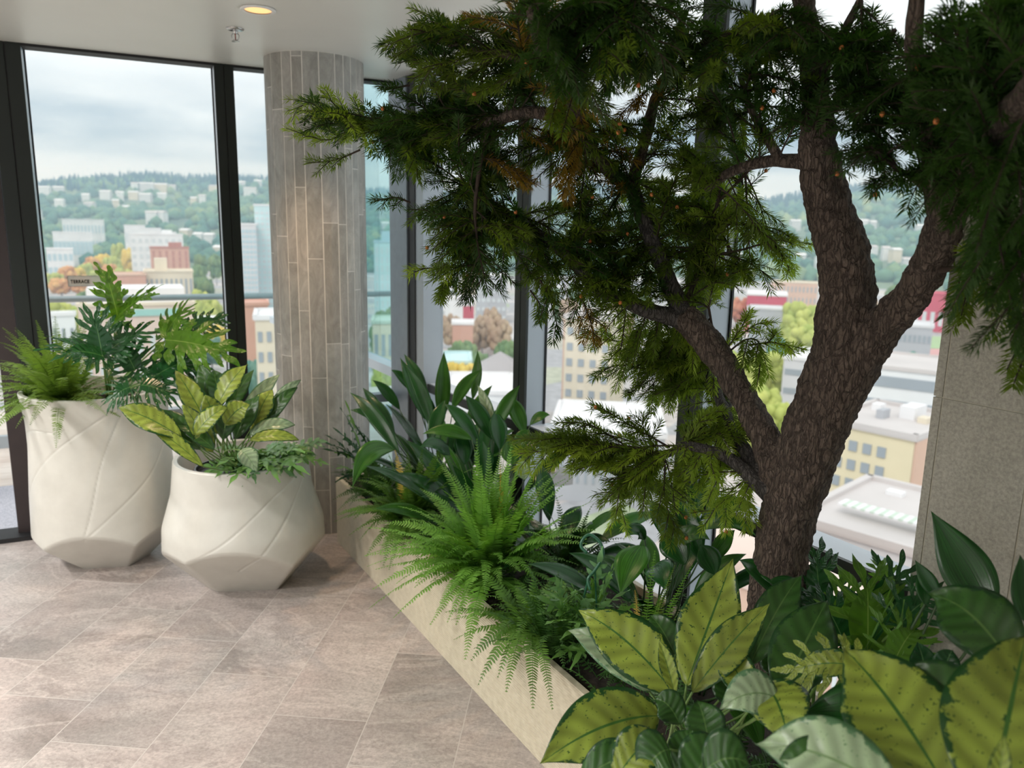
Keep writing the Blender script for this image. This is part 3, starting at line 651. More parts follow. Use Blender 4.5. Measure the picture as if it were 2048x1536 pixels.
        m = MB(); m.add(V, [(0, 2, 5, 4), (3, 1, 4, 5), (0, 4, 1), (2, 3, 5), (0, 1, 3, 2)]); m.build('roof', CM[rnd.choice(['roof_white', 'roof_gravel', 'roof_white'])], t)
add_city()
add_forest()

def add_haze():
    m = MB(); m.box((0, 1900, 75), (6000, 3400, 310)); M = Mat('thin_haze'); M.N.remove(M.b)
    v = M.n('VolumeScatter'); v.inputs['Color'].default_value = (0.62, 0.82, 1.0, 1); v.inputs['Density'].default_value = 0.00036; v.inputs['Anisotropy'].default_value = 0.3
    M.l(v.outputs[0], M.out.inputs['Volume']); tag(m.build('haze', M.m), 'thin bluish haze hanging over the city and the hills', 'haze', kind='stuff')
add_haze()

TREEM = {}
def tree_meshes(kind):
    if kind in TREEM: return TREEM[kind]
    cols = {'green': [(0, (0.13, 0.22, 0.12)), (1, (0.24, 0.33, 0.15))], 'yellowgreen': [(0, (0.36, 0.44, 0.12)), (1, (0.52, 0.55, 0.17))], 'yellow': [(0, (0.66, 0.50, 0.12)), (1, (0.78, 0.60, 0.16))],
            'orange': [(0, (0.60, 0.30, 0.14)), (1, (0.72, 0.44, 0.18))], 'red': [(0, (0.55, 0.20, 0.12)), (1, (0.62, 0.32, 0.20))], 'brown': [(0, (0.42, 0.30, 0.22)), (1, (0.52, 0.40, 0.28))], 'teal': [(0, (0.12, 0.26, 0.22)), (1, (0.20, 0.34, 0.28))]}
    rnd = random.Random(hash(kind) % 1000 if False else sum(map(ord, kind))); m = MB()
    for i in range(75):
        a = rnd.uniform(0, 6.28); z = rnd.uniform(0.28, 1.0); r = 0.62 * math.sin(math.pi * min(max((z - .1) / 1.1, 0), 1)) ** .6 * rnd.uniform(.3, 1) * .8
        s = rnd.uniform(.10, .22); jit = 1 + 0.18 * np.array([rnd.uniform(-1, 1) for _ in range(len(ICO2))])[:, None]
        V = ICO2 * jit * [s, s, s * .8] + [r * math.cos(a), r * math.sin(a), z * .95]; m.add(V, ICO2F, [(rnd.random(), 0)] * len(V))
    me = bpy.data.meshes.new('crown'); me.from_pydata(np.concatenate(m.v).tolist(), [], m.f); ul = me.uv_layers.new(name='UVMap'); ul.data.foreach_set('uv', np.asarray(m.uv, float).ravel())
    me.materials.append(mat_foliage('crown_' + kind, cols[kind])); me.polygons.foreach_set('use_smooth', [True] * len(m.f))
    tm = MB(); tm.tube([(0, 0, -.1), (0, 0, .3), (.02, 0, .6)], [.06, .045, .02], 7); tk = bpy.data.meshes.new('trunk'); tk.from_pydata(np.concatenate(tm.v).tolist(), [], tm.f); tk.materials.append(CM['roof_grey'])
    TREEM[kind] = (me, tk); return TREEM[kind]
def add_city_trees():
    rnd = random.Random(9)
    T = []
    def row(kind, pts, r, desc):
        for x, y, D in pts: T.append((kind, x, y, D, r, desc))
    row('yellow', [(255, 488, 980), (205, 500, 960), (150, 530, 900)], 17, 'yellow autumn tree on the wooded rise left of the white apartment block')
    row('orange', [(180, 505, 950), (130, 525, 880), (215, 520, 860), (120, 550, 800), (160, 545, 800)], 15, 'rusty orange autumn tree on the wooded rise behind the terrace sign')
    row('yellowgreen', [(235, 478, 1000), (170, 520, 930), (110, 540, 850), (225, 505, 930), (245, 530, 850), (195, 535, 830)], 15, 'yellow green tree on the wooded rise left of the white apartment block')
    row('yellowgreen', [(110, 585, 470), (140, 600, 430)], 12, 'round yellow green tree below the terrace sign')
    row('green', [(170, 575, 620), (200, 580, 600), (190, 595, 520)], 12, 'dark green tree below the terrace sign beside the brick hall')
    row('green', [(395, 520, 720), (410, 545, 650), (430, 500, 800), (400, 500, 850)], 12, 'green tree right of the red brick tower')
    row('yellowgreen', [(400, 570, 560), (420, 585, 520)], 11, 'yellow green tree right of the cream columned hall')
    row('yellow', [(405, 625, 430), (430, 640, 400)], 9, 'small golden tree right of the long stone hall')
    row('yellow', [(490, 592, 480)], 9, 'golden tree at the foot of the glazed tower')
    row('teal', [(110, 625, 420), (90, 640, 380), (420, 660, 380), (492, 730, 250), (500, 700, 260)], 9, 'blue green tree beside the street beyond the terrace rail')
    row('green', [(765, 610, 420), (800, 620, 400), (760, 630, 380), (790, 600, 450)], 10, 'green tree at the foot of the pale blue office tower')
    row('yellowgreen', [(765, 706, 260), (800, 712, 250)], 8, 'bright yellow green tree right of the column below the cream block')
    row('brown', [(905, 620, 420), (985, 605, 430), (1000, 625, 400), (965, 620, 410)], 11, 'brown autumn tree above the parked cars')
    row('green', [(925, 668, 330), (905, 690, 310), (1015, 668, 330), (950, 690, 300)], 10, 'round dark green tree in the first pane of the long window')
    row('yellow', [(905, 712, 270), (930, 715, 268)], 7, 'low yellow tree beside the teal roofed hall')
    row('red', [(1486, 588, 600)], 13, 'red autumn tree left of the white roofed school')
    row('green', [(1440, 590, 560), (1455, 575, 620), (1420, 600, 540), (1790, 560, 700), (1700, 600, 600)], 13, 'green tree in front of the hill in the widest pane')
    row('yellowgreen', [(1600, 590, 480), (1625, 600, 470), (1590, 620, 460), (1615, 640, 440)], 14, 'tall yellow green tree left of the trunk beside the white roofed school')
    row('yellowgreen', [(1470, 690, 330), (1510, 700, 320), (1550, 690, 330), (1600, 685, 340), (1620, 690, 340), (1490, 740, 280), (1530, 760, 265), (1560, 790, 245), (1590, 800, 240), (1480, 790, 240), (1520, 820, 230), (1440, 720, 300)], 10, 'yellow green street tree between the long limb and the trunk')
    row('yellowgreen', [(1760, 716, 330), (1740, 722, 320)], 7, 'yellow green tree above the banded white office')
    row('teal', [(1840, 690, 360), (1815, 700, 350), (1560, 660, 380)], 9, 'blue green tree beside the grey block with dark window rows')
    row('brown', [(1740, 590, 600), (1230, 600, 500), (1250, 615, 480), (1140, 590, 540)], 11, 'brown autumn tree farther off in the widest pane')
    row('green', [(1150, 560, 700), (1110, 570, 700), (1290, 560, 680), (1270, 590, 600), (1120, 600, 560), (1500, 1010, 160), (1470, 1030, 155)], 9, 'green street tree glimpsed between the needle branches')
    for kind, x, y, D, r, desc in T:
        p = far(x, y, D); g = ground_z(p); top = p[2]; h = max(min(top - g, r * 2.6), r * 1.1); base = top - h
        me, tk = tree_meshes(kind); t = thing('street_tree', (p[0], p[1], base), desc, 'tree', desc.split(' in the ')[0][:60])
        s = r * rnd.uniform(.9, 1.1)
        for nm, q in (('crown', me), ('trunk', tk)):
            o = bpy.data.objects.new(nm, q); COL.objects.link(o); o.parent = t; o.scale = (s, s, h * .82); o.rotation_euler = (0, 0, rnd.uniform(0, 6))
add_city_trees()

# ------------------------------------------------------------------ ceiling fittings
def downlight(x, y, energy, desc, visible=True):
    t = thing('recessed_or_fill_downlight', (x, y, HC), desc, 'ceiling light', None if visible else 'unseen fill downlights added to the ceiling')
    r = MB(); r.lathe([(0.050, -0.001), (0.066, -0.001), (0.066, -0.006), (0.060, -0.009), (0.050, -0.007)], (x, y, HC), 36, cap=False); r.build('trim_ring', M_WHITE, t, smooth=True)
    M = Mat('warm_lamp_lens'); M.b.inputs['Emission Color'].default_value = (1.0, 0.50, 0.20, 1); M.b.inputs['Emission Strength'].default_value = 1.25; M.col((0.9, 0.6, 0.3))
    d = MB(); d.lathe([(0.0, -0.003), (0.050, -0.003), (0.050, -0.001)], (x, y, HC), 36); d.build('lamp_lens', M.m, t)
    l = bpy.data.lights.new('lamp', 'SPOT'); l.energy = energy; l.color = (1.0, 0.68, 0.42) if visible else (1.0, 0.965, 0.935); l.spot_size = math.radians(110 if visible else 150); l.spot_blend = 0.6; l.shadow_soft_size = 0.04 if visible else 0.10
    o = bpy.data.objects.new('lamp', l); COL.objects.link(o); o.parent = t; o.location = (0, 0, -0.02)
for i, (x, y, e) in enumerate(((-0.997, 3.151, 44),)):
    downlight(x, y, e, 'round warm glowing downlight recessed in the ceiling above the white pots')
for i, (x, y, e) in enumerate(((-2.7, 1.6, 66), (-1.9, 0.8, 60), (-2.9, -0.4, 66), (-3.6, 2.6, 56), (-1.5, -1.4, 60), (-2.9, -2.0, 60))):  # added fill lamps outside the view, only there to brighten the room
    downlight(x, y, e * FILL_LAMP_K, 'unseen fill downlight added to the ceiling outside the view to brighten the room', False)

def add_sprinkler():
    p = atz(470, 57, HC); t = thing('ceiling_sprinkler', p, 'small chrome fire sprinkler hanging from the ceiling left of the column', 'sprinkler')
    m = MB(); m.lathe([(0.0, 0), (0.036, 0), (0.036, -0.003), (0.030, -0.007), (0.0, -0.007)], p, 28); m.build('escutcheon', M_STEELB, t, smooth=True)
    m = MB(); m.lathe([(0.010, 0), (0.010, -0.02), (0.007, -0.022)], p, 14)
    for s in (-1, 1): m.tube([p + [s * .009, 0, -.018], p + [s * .016, 0, -.028], p + [s * .014, 0, -.040], p + [s * .003, 0, -.048]], .0022, 6)
    m.build('yoke', M_STEELB, t, smooth=True)
    m = MB(); m.lathe([(0.0, -.047), (.004, -.047), (.016, -.050), (.016, -.052), (0.0, -.053)], p, 18); m.build('deflector', M_STEELB, t)
    g = MB(); g.tube([p + [0, 0, -.02], p + [0, 0, -.046]], .0025, 8); g.build('glass_bulb', simple('red_bulb', (0.3, 0.08, 0.06), 0.2), t)
M_STEELB = simple('chrome', (0.55, 0.54, 0.53), 0.25, 0.9)
add_sprinkler()

def add_sign():
    # clear plate on the glass with dark raised letters; position from the wall plane
    w = ray(135, 552); nrm = NA; tt = ((P0 + NA * 0.035 - O3) @ nrm) / (w @ nrm); p = O3 + w * tt
    w2 = ray(210, 556); t2 = ((P0 + NA * 0.035 - O3) @ nrm) / (w2 @ nrm); p2 = O3 + w2 * t2; wd = float((p2 - p) @ UA)
    t = thing('door_sign', p, 'small frosted sign plate reading TERRACE fixed to the window left of the dark post', 'sign')
    h = 0.052
    M = Mat('frosted_plate'); M.col((0.66, 0.66, 0.62)); M.set(Roughness=0.5, Alpha=0.62)
    c = p + UA * wd / 2 - np.array([0, 0, h / 2])
    m = MB(); m.box(c, (wd, 0.004, h), AXA); m.build('plate', M.m, t)
    e = MB()
    for dz in (-1, 1): e.box(c + np.array([0, 0, dz * h / 2]) - NA * .001, (wd, 0.006, 0.0018), AXA)
    for dx in (-1, 1): e.box(c + UA * dx * wd / 2 - NA * .001, (0.0018, 0.006, h), AXA)
    e.build('plate_edge', simple('plate_edge', (0.25, 0.26, 0.24), 0.4), t)
    cu = bpy.data.curves.new('lettering', 'FONT'); cu.body = 'TERRACE'; cu.size = 0.030; cu.extrude = 0.001; cu.offset = 0.0009; cu.space_character = 1.12
    o = bpy.data.objects.new('lettering', cu); COL.objects.link(o); cu.materials.append(M_BLACK)
    dg = bpy.context.evaluated_depsgraph_get(); me = bpy.data.meshes.new_from_object(o.evaluated_get(dg)); bpy.data.objects.remove(o)
    o = bpy.data.objects.new('lettering', me); COL.objects.link(o); o.parent = t
    xs = [v.co.x for v in me.vertices]; sc = (wd * 0.50) / (max(xs) - min(xs))
    R = Matrix((UA.tolist(), (0, 0, 1), (-NA).tolist())).transposed().to_4x4()
    q = p + UA * wd * 0.07 - np.array([0, 0, h * 0.70]) - NA * 0.004
    o.matrix_basis = Matrix.Translation(Vector(q) - t.location) @ R @ Matrix.Diagonal((sc, sc * 1.3, 1, 1))
add_sign()

# ------------------------------------------------------------------ faceted pots
M = Mat('white_fibre_stone'); _f = M.noise(M.coord('Object'), 7, 5, .6); _g = M.noise(M.coord('Object'), 90, 3)
_c = M.ramp(_f, [(0.3, (0.54, 0.53, 0.48)), (0.7, (0.62, 0.61, 0.555))]); M.col(_c); M.set(Roughness=0.33); M.b.inputs['Specular IOR Level'].default_value = 0.5; M.bump(_g, 0.05, 0.001)
M_POT = M.m
M_SOIL = simple('potting_soil', (0.028, 0.02, 0.014), 0.95, 0, 0.4, 60, bump=0.8)
M_NURS = simple('nursery_pot_plastic', (0.012, 0.012, 0.012), 0.35)

def pot(C, zr, prof, planes, curves, label, rim_t=0.022, flat=0.0):
    """revolved upper body cut by slanting planes below; creases and long seams are pressed grooves"""
    C = np.array([C[0], C[1], 0.0]); t = thing('faceted_pot', C, label, 'planter pot')
    nT, nZ = 300, 190; th = np.linspace(0, 2 * math.pi, nT, endpoint=False); zz = np.linspace(0, zr, nZ)
    pz, pr = zip(*prof)
    # smooth profile
    R0 = np.interp(zz, pz, pr); 
    for _ in range(25): R0[1:-1] = (R0[:-2] + R0[2:] + 2 * R0[1:-1]) / 4
    Rs = [np.repeat(R0[:, None], nT, 1)]
    for phi, tau, r0, z0 in planes:                                   # plane passes radius r0 at height z0 in direction phi
        n = (math.cos(tau), -math.sin(tau)) if True else None
        c = n[0] * r0 + n[1] * z0; den = np.cos(th - phi) * n[0]
        with np.errstate(divide='ignore', invalid='ignore'):
            rr = (c - n[1] * zz[:, None]) / den[None, :]
        rr = np.where((den[None, :] > 0.03), rr, 9.0); Rs.append(np.maximum(rr, 0.02))
    S = np.sort(np.array(Rs), axis=0); R = S[0].copy(); gap = S[1] - S[0]
    gr = 0.0035 * np.exp(-(gap / 0.006) ** 2)
    for (pts) in curves:                                              # seams as (theta, z) polylines
        P = spline([(a * 0.33, b, 0) for a, b in pts], 10)
        TH = ((th[None, :]) * 0.33) + 0 * zz[:, None]; ZZ = zz[:, None] + 0 * th[None, :]
        dmin = np.full(R.shape, 9.0)
        for k in range(len(P) - 1):
            for sh in (0, 2 * math.pi * 0.33, -2 * math.pi * 0.33):
                ax, az_ = P[k][0] + sh, P[k][1]; bx, bz = P[k + 1][0] + sh, P[k + 1][1]; dx, dz = bx - ax, bz - az_; L2 = dx * dx + dz * dz + 1e-12
                u = np.clip(((TH - ax) * dx + (ZZ - az_) * dz) / L2, 0, 1); d = np.hypot(TH - ax - u * dx, ZZ - az_ - u * dz); dmin = np.minimum(dmin, d)
        gr = np.maximum(gr, 0.003 * np.exp(-(dmin / 0.0035) ** 2))
    R = R - gr
    V = np.stack([C[0] + R * np.cos(th), C[1] + R * np.sin(th), np.repeat(zz[:, None], nT, 1)], -1).reshape(-1, 3).tolist()
    F = [(i * nT + j, i * nT + (j + 1) % nT, (i + 1) * nT + (j + 1) % nT, (i + 1) * nT + j) for i in range(nZ - 1) for j in range(nT)]
    F.append(tuple(range(nT - 1, -1, -1)))
    k0 = len(V); rr = R0[-1]; prev = (nZ - 1) * nT
    for (r_, z_) in ((rr - .003, zr + .004), (rr - rim_t + .003, zr + .004), (rr - rim_t, zr), (rr - rim_t - .01, zr - 0.16)):
        V += [[C[0] + r_ * math.cos(a), C[1] + r_ * math.sin(a), z_] for a in th]
        k1 = len(V) - nT; F += [(prev + j, prev + (j + 1) % nT, k1 + (j + 1) % nT, k1 + j) for j in range(nT)]; prev = k1
    m = MB(); m.add(V, F); o = m.build('body', M_POT, t, smooth=True)
    try: o.data.set_sharp_from_angle(angle=math.radians(28))
    except Exception: pass
    s = MB(); s.lathe([(0.0, 0), (rr - rim_t - .006, 0), (rr - rim_t - .006, -.01)], C + [0, 0, zr - 0.09], 40); s.build('soil', M_SOIL, t)
    return t, C, rr
dg = math.radians
CB = (-1.195, 3.285); CA_ = (-1.935, 3.505)
# direction towards the lens from each pot
phB = math.atan2(-CB[1], -CB[0]); phA = math.atan2(-CA_[1], -CA_[0])
tB, _, rB = pot(CB, 0.595, [(0, .36), (0.16, .352), (0.30, .345), (0.45, .30), (0.595, .283)],
    [(phB - dg(12), dg(41), 0.105, 0), (phB + dg(62), dg(38), 0.17, 0), (phB - dg(58), dg(40), 0.155, 0), (phB + dg(125), dg(42), 0.16, 0), (phB + dg(185), dg(42), 0.16, 0), (phB - dg(118), dg(42), 0.16, 0)],
    [[(phB - dg(50), 0.20), (phB - dg(20), 0.30), (phB + dg(8), 0.42), (phB + dg(30), 0.50), (phB + dg(75), 0.595)],
     [(phB - dg(8), 0.155), (phB + dg(3), 0.21), (phB + dg(20), 0.32), (phB + dg(48), 0.47), (phB + dg(70), 0.57)],
     [(phB + dg(100), 0.2), (phB + dg(140), 0.42), (phB + dg(180), 0.56)]],
    'squat white faceted stone pot with leaning seams, in front of the column')
tA, _, rA = pot(CA_, 0.845, [(0, .33), (0.2, .318), (0.36, .312), (0.6, .296), (0.72, .297), (0.845, .314)],
    [(phA - dg(18), dg(41), 0.12, 0), (phA + dg(48), dg(40), 0.15, 0), (phA - dg(78), dg(46), 0.14, 0), (phA + dg(110), dg(44), 0.15, 0), (phA + dg(170), dg(44), 0.15, 0), (phA - dg(130), dg(44), 0.15, 0)],
    [[(phA - dg(85), 0.33), (phA - dg(65), 0.48), (phA - dg(35), 0.63), (phA + dg(10), 0.79), (phA + dg(28), 0.835)],
     [(phA - dg(20), 0.20), (phA - dg(12), 0.34), (phA - dg(2), 0.55), (phA + dg(12), 0.72), (phA + dg(24), 0.835)],
     [(phA - dg(20), 0.21), (phA + dg(8), 0.34), (phA + dg(38), 0.47), (phA + dg(62), 0.60), (phA + dg(85), 0.70)],
     [(phA - dg(85), 0.66), (phA - dg(60), 0.70), (phA - dg(35), 0.70)]],
    'tall white faceted stone pot with leaning seams, beside the window post')
# black nursery pot standing inside the squat pot
def add_liner():
    c = np.array([CB[0] - 0.04, CB[1] - 0.06, 0.505]); m = MB(); m.lathe([(0.10, 0.0), (0.135, 0.055), (0.139, 0.055), (0.139, 0.061), (0.131, 0.061), (0.128, 0.04), (0.0, 0.036)], c, 36)
    tag(m.build('nursery_pot', M_NURS, smooth=False), 'black plastic nursery pot sunk inside the squat white pot', 'nursery pot')
add_liner()

# ------------------------------------------------------------------ long planter
PH = 0.35; PD0, PD1 = 1.171, 1.755; PS0, PS1 = -3.674, -0.40
def add_planter():
    t = thing('window_planter', B((PS0 + PS1) / 2, (PD0 + PD1) / 2, 0), 'long cream ribbed planter box running along the window', 'planter')
    M = Mat('cream_ribbed_panel'); f = M.noise(M.coord('Object'), 40, 3); M.col(M.ramp(f, [(0.3, (0.50, 0.445, 0.335)), (0.7, (0.58, 0.525, 0.405))])); M.set(Roughness=0.5)
    # ribs are modelled: a saw profile running the length of the box
    pitch = 0.0085; nR = int(PH / pitch); prof = []
    for i in range(nR): prof += [(0.0, i * pitch), (-0.0022, i * pitch + pitch * .25), (-0.0022, i * pitch + pitch * .65), (0.0, i * pitch + pitch * .8)]
    prof.append((0, PH))
    def ext(P0_, Ldir, Ndir, L_, name):
        m = MB(); V = []; 
        for e in (0, 1):
            for o_, z in prof: V.append(P0_ + Ldir * (L_ * e) + Ndir * o_ + np.array([0, 0, z]))
        k = len(prof); F = [(i, i + 1, k + i + 1, k + i) for i in range(k - 1)]; m.add(V, F); return m.build(name, M.m, t)
    ext(B(PS0, PD0), UB, NB, PS1 - PS0, 'front_panel'); ext(B(PS0, PD0), NB, UB, PD1 - PD0, 'end_panel')
    c = MB(); w = 0.020; z = PH - .006
    c.box(B((PS0 + PS1) / 2, PD0 + w / 2 + .001, PH / 2), (PS1 - PS0 - .004, w, PH), AXB); c.box(B((PS0 + PS1) / 2, PD1 - w / 2, PH / 2), (PS1 - PS0, w, PH), AXB)
    c.box(B(PS0 + w / 2 + .001, (PD0 + PD1) / 2, PH / 2), (w, PD1 - PD0 - 2 * w, PH), AXB); c.box(B(PS1 - w / 2, (PD0 + PD1) / 2, PH / 2), (w, PD1 - PD0 - 2 * w, PH), AXB)
    c.build('rim', M.m, t)
    s = MB(); s.box(B((PS0 + PS1) / 2, (PD0 + PD1) / 2, PH - 0.12), (PS1 - PS0 - 2 * w, PD1 - PD0 - 2 * w, 0.18), AXB); s.build('soil', M_SOIL, t)
add_planter()

# ------------------------------------------------------------------ leaf materials
def leaf_mat(name, base, edge=None, vein=None, streak=0.0, speck=0.0, side_veins=0.0, rough=0.35, trans=0.30, tcol=None, vlen=7.0, var=0.25):
    """UV u runs across the blade, v from stalk to tip"""
    M = Mat(name); t = M.n('TexCoord'); s = M.n('SeparateXYZ'); M.l(t.outputs['UV'], s.inputs[0]); u, v = s.outputs[0], s.outputs[1]
    au = M.math('MULTIPLY', M.math('ABSOLUTE', M.math('SUBTRACT', u, 0.5)), 2.0)
    ob = M.noise(M.coord('Object'), 9, 3); c = M.ramp(ob, [(0.3, tuple(x * (1 - var) for x in base)), (0.7, tuple(x * (1 + var) for x in base))])
    cu = M.n('CombineXYZ'); M.l(M.math('MULTIPLY', u, 34.0), cu.inputs[0]); M.l(M.math('MULTIPLY', v, 1.6), cu.inputs[1]); sv = M.noise(cu.outputs[0], 1.0, 2)
    if streak: c = M.mix(streak, c, M.ramp(sv, [(0.35, (0.25,) * 3), (0.65, (0.78,) * 3)]), 'OVERLAY')
    # side veins slant from the midrib to the margin
    w = M.math('SINE', M.math('MULTIPLY', M.math('SUBTRACT', v, M.math('MULTIPLY', au, 0.16)), 6.283 * vlen))
    if side_veins: c = M.mix(side_veins, c, M.ramp(M.math('MULTIPLY_ADD', w, 0.5, 0.5), [(0.0, (0.36,) * 3), (1.0, (0.66,) * 3)]), 'OVERLAY')
    if edge:
        cn = M.n('CombineXYZ'); M.l(M.math('MULTIPLY', u, 5.0), cn.inputs[0]); M.l(M.math('MULTIPLY', v, 9.0), cn.inputs[1])
        oi = M.n('ObjectInfo'); M.l(M.math('MULTIPLY', oi.outputs['Random'], 50.0), cn.inputs[2])
        nz = M.noise(cn.outputs[0], 1.6, 5, 0.7)
        k = M.math('GREATER_THAN', M.math('ADD', au, M.math('MULTIPLY', M.math('SUBTRACT', nz, 0.5), 1.1)), 0.86)
        m2 = M.math('GREATER_THAN', M.math('MULTIPLY', M.math('SUBTRACT', nz, 0.5), 1.0), M.math('MULTIPLY_ADD', au, 0.9, 0.06))
        cs = M.n('CombineXYZ'); M.l(M.math('MULTIPLY', u, 16.0), cs.inputs[0]); M.l(M.math('MULTIPLY', v, 30.0), cs.inputs[1]); M.l(oi.outputs['Random'], cs.inputs[2])
        sp = M.math('GREATER_THAN', M.noise(cs.outputs[0], 1.3, 3, .6), 0.655 if speck else 2.0)
        k = M.math('MAXIMUM', k, M.math('MAXIMUM', m2, sp)); c = M.mix(k, c, edge)
    if vein: c = M.mix(M.math('LESS_THAN', au, 0.035), c, vein)
    M.col(c); M.set(Roughness=rough); M.b.inputs['Specular IOR Level'].default_value = 0.45
    h = M.math('ADD', M.math('MULTIPLY', w, 0.5 if side_veins else 0.0), M.math('MULTIPLY', sv, 0.6 if streak else 0.1)); M.bump(h, 0.35, 0.002)
    tr = M.n('BsdfTranslucent'); x = M.n('MixShader'); x.inputs[0].default_value = trans
    tc = M.mix(1.0, c, tcol or (1.25, 1.3, 0.55), 'MULTIPLY'); M.l(tc, tr.inputs[0])
    M.l(M.b.outputs[0], x.inputs[1]); M.l(tr.outputs[0], x.inputs[2]); M.l(x.outputs[0], M.out.inputs[0]); return M.m
L_AGL = leaf_mat('aglaonema_leaf', (0.27, 0.345, 0.055), edge=(0.022, 0.085, 0.02), speck=1, vein=(0.06, 0.17, 0.03), side_veins=0.55, rough=0.32, trans=0.32)
L_AGLD = leaf_mat('aglaonema_leaf_dark', (0.04, 0.115, 0.022), edge=(0.02, 0.07, 0.02), speck=1, vein=(0.10, 0.2, 0.05), side_veins=0.5, rough=0.32, trans=0.25)
L_AGLP = leaf_mat('aglaonema_leaf_pale', (0.30, 0.40, 0.24), edge=(0.10, 0.22, 0.10), speck=1, vein=(0.2, 0.32, 0.14), side_veins=0.6, rough=0.28, trans=0.2)
L_STRAP = leaf_mat('cast_iron_leaf', (0.016, 0.082, 0.016), streak=0.75, vein=(0.02, 0.08, 0.02), rough=0.22, trans=0.28)
L_STRAPB = leaf_mat('cast_iron_leaf_bright', (0.05, 0.165, 0.02), streak=0.7, vein=(0.03, 0.12, 0.02), rough=0.26, trans=0.4)
L_PHIL = leaf_mat('split_philodendron_leaf', (0.016, 0.078, 0.022), vein=(0.10, 0.22, 0.08), side_veins=0.15, rough=0.22, trans=0.28)
L_PHILB = leaf_mat('split_philodendron_leaf_bright', (0.09, 0.22, 0.02), vein=(0.22, 0.36, 0.08), side_veins=0.15, rough=0.3, trans=0.42)
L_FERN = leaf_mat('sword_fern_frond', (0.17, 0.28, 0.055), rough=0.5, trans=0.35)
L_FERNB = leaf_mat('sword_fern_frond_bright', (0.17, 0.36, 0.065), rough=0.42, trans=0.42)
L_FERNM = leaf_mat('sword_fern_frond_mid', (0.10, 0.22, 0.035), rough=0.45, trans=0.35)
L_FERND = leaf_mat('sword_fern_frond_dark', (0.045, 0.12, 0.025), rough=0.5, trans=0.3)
L_FERNY = leaf_mat('sword_fern_frond_yellow', (0.62, 0.46, 0.10), rough=0.6, trans=0.3)
L_BLUE = leaf_mat('blue_star_fern_frond', (0.17, 0.33, 0.17), vein=(0.20, 0.32, 0.16), rough=0.35, trans=0.25)
L_BLUEG = leaf_mat('blue_star_fern_frond_green', (0.14, 0.30, 0.08), vein=(0.18, 0.32, 0.10), rough=0.35, trans=0.3)
M_STALK = simple('green_stalk', (0.12, 0.22, 0.05), 0.45)
M_STALKD = simple('dark_stalk', (0.03, 0.07, 0.02), 0.45)

def prof_ellip(n, wmax, peak=0.45, p=0.75, tip=1.0):
    v = np.linspace(0, 1, n)
    w = np.where(v < peak, np.sin(np.pi / 2 * v / peak) ** p, np.cos(np.pi / 2 * (v - peak) / (1 - peak)) ** tip); w = np.clip(w, 0.015, 1); w[-1] = 0.004
    return w * wmax

def blade(plant, name, base, tip, width, nrm, mat, bend=(0, 0, 0.05), peak=0.42, p=0.7, tp=1.0, fold=0.16, n=18, nu=3, wave=None, stalk=None, smat=None, droop=0.0, thick=True):
    base, tip = np.asarray(base, float), np.asarray(tip, float); mid = (base + tip) / 2 + np.asarray(bend, float)
    P = bez(base, mid, tip, n)
    if droop: P[:, 2] -= droop * np.linspace(0, 1, n) ** 3
    m = MB(); m.strip(P, nrm, prof_ellip(n, width / 2, peak, p, tp), nu, fold, wave)
    o = m.build(name, mat, plant, smooth=True)
    if thick:
        s = o.modifiers.new('thickness', 'SOLIDIFY'); s.thickness = 0.0006; s.offset = 0
    if stalk is not None:
        st = MB(); a = np.asarray(stalk, float); d = base - P[1]; c = (a + base) / 2 + unit(d) * np.linalg.norm(a - base) * .12 + UPV * .02
        st.tube(bez(a, c, base + (P[1] - base) * .3, 8), np.linspace(0.0035, 0.0024, 8), 6); st.build('stalk', smat or M_STALK, o if False else plant, smooth=True)
    return o

def frond_mesh(m, P, nrm, L, wmax, rnd, n_pairs=34, droop=0.0, rach=0.0012):
    """one sword fern frond: a rachis with paired leaflets"""
    P = np.asarray(P, float); n = len(P); seg = np.linalg.norm(np.diff(P, axis=0), axis=1); cum = np.concatenate([[0], np.cumsum(seg)]); tot = cum[-1]
    m.tube(P, np.linspace(rach * 1.3, rach * .4, n), 5)
    T = np.gradient(P, axis=0); T /= np.linalg.norm(T, axis=1)[:, None]
    for i in range(n_pairs):
        f = 0.10 + 0.90 * (i + 0.5) / n_pairs; d = f * tot
        c = np.array([np.interp(d, cum, P[:, k]) for k in range(3)]); t = unit([np.interp(d, cum, T[:, k]) for k in range(3)])
        s = unit(np.cross(t, nrm)); nn = np.cross(s, t)
        w = wmax * min(1, (f - .04) / .18) ** .6 * (1 - max(0, (f - .3) / .7) ** 1.6 * .88)
        for sg in (-1, 1):
            ln = w * rnd.uniform(.88, 1.08); hw = max(min(ln * .17, tot / n_pairs * .46), .0014)
            dr = unit(s * sg + t * (0.22 + 0.35 * f) + nn * rnd.uniform(-.28, .18)); q = unit(t - dr * (t @ dr)); nl = np.cross(dr, q)
            b = c; V = [b - q * hw * .5, b + q * hw * .75, b + dr * ln * .30 + q * hw - nl * 0.0, b + dr * ln * .3 - q * hw * .9, b + dr * ln * .72 + q * hw * .85 - nn * ln * .05, b + dr * ln * .72 - q * hw * .7 - nn * ln * .05, b + dr * ln + q * hw * .25 - nn * ln * .14]
            m.add(V, [(0, 3, 2, 1), (3, 5, 4, 2), (5, 6, 4)], [(.3, f), (.7, f), (.7, f), (.3, f), (.7, f), (.3, f), (.6, f)])

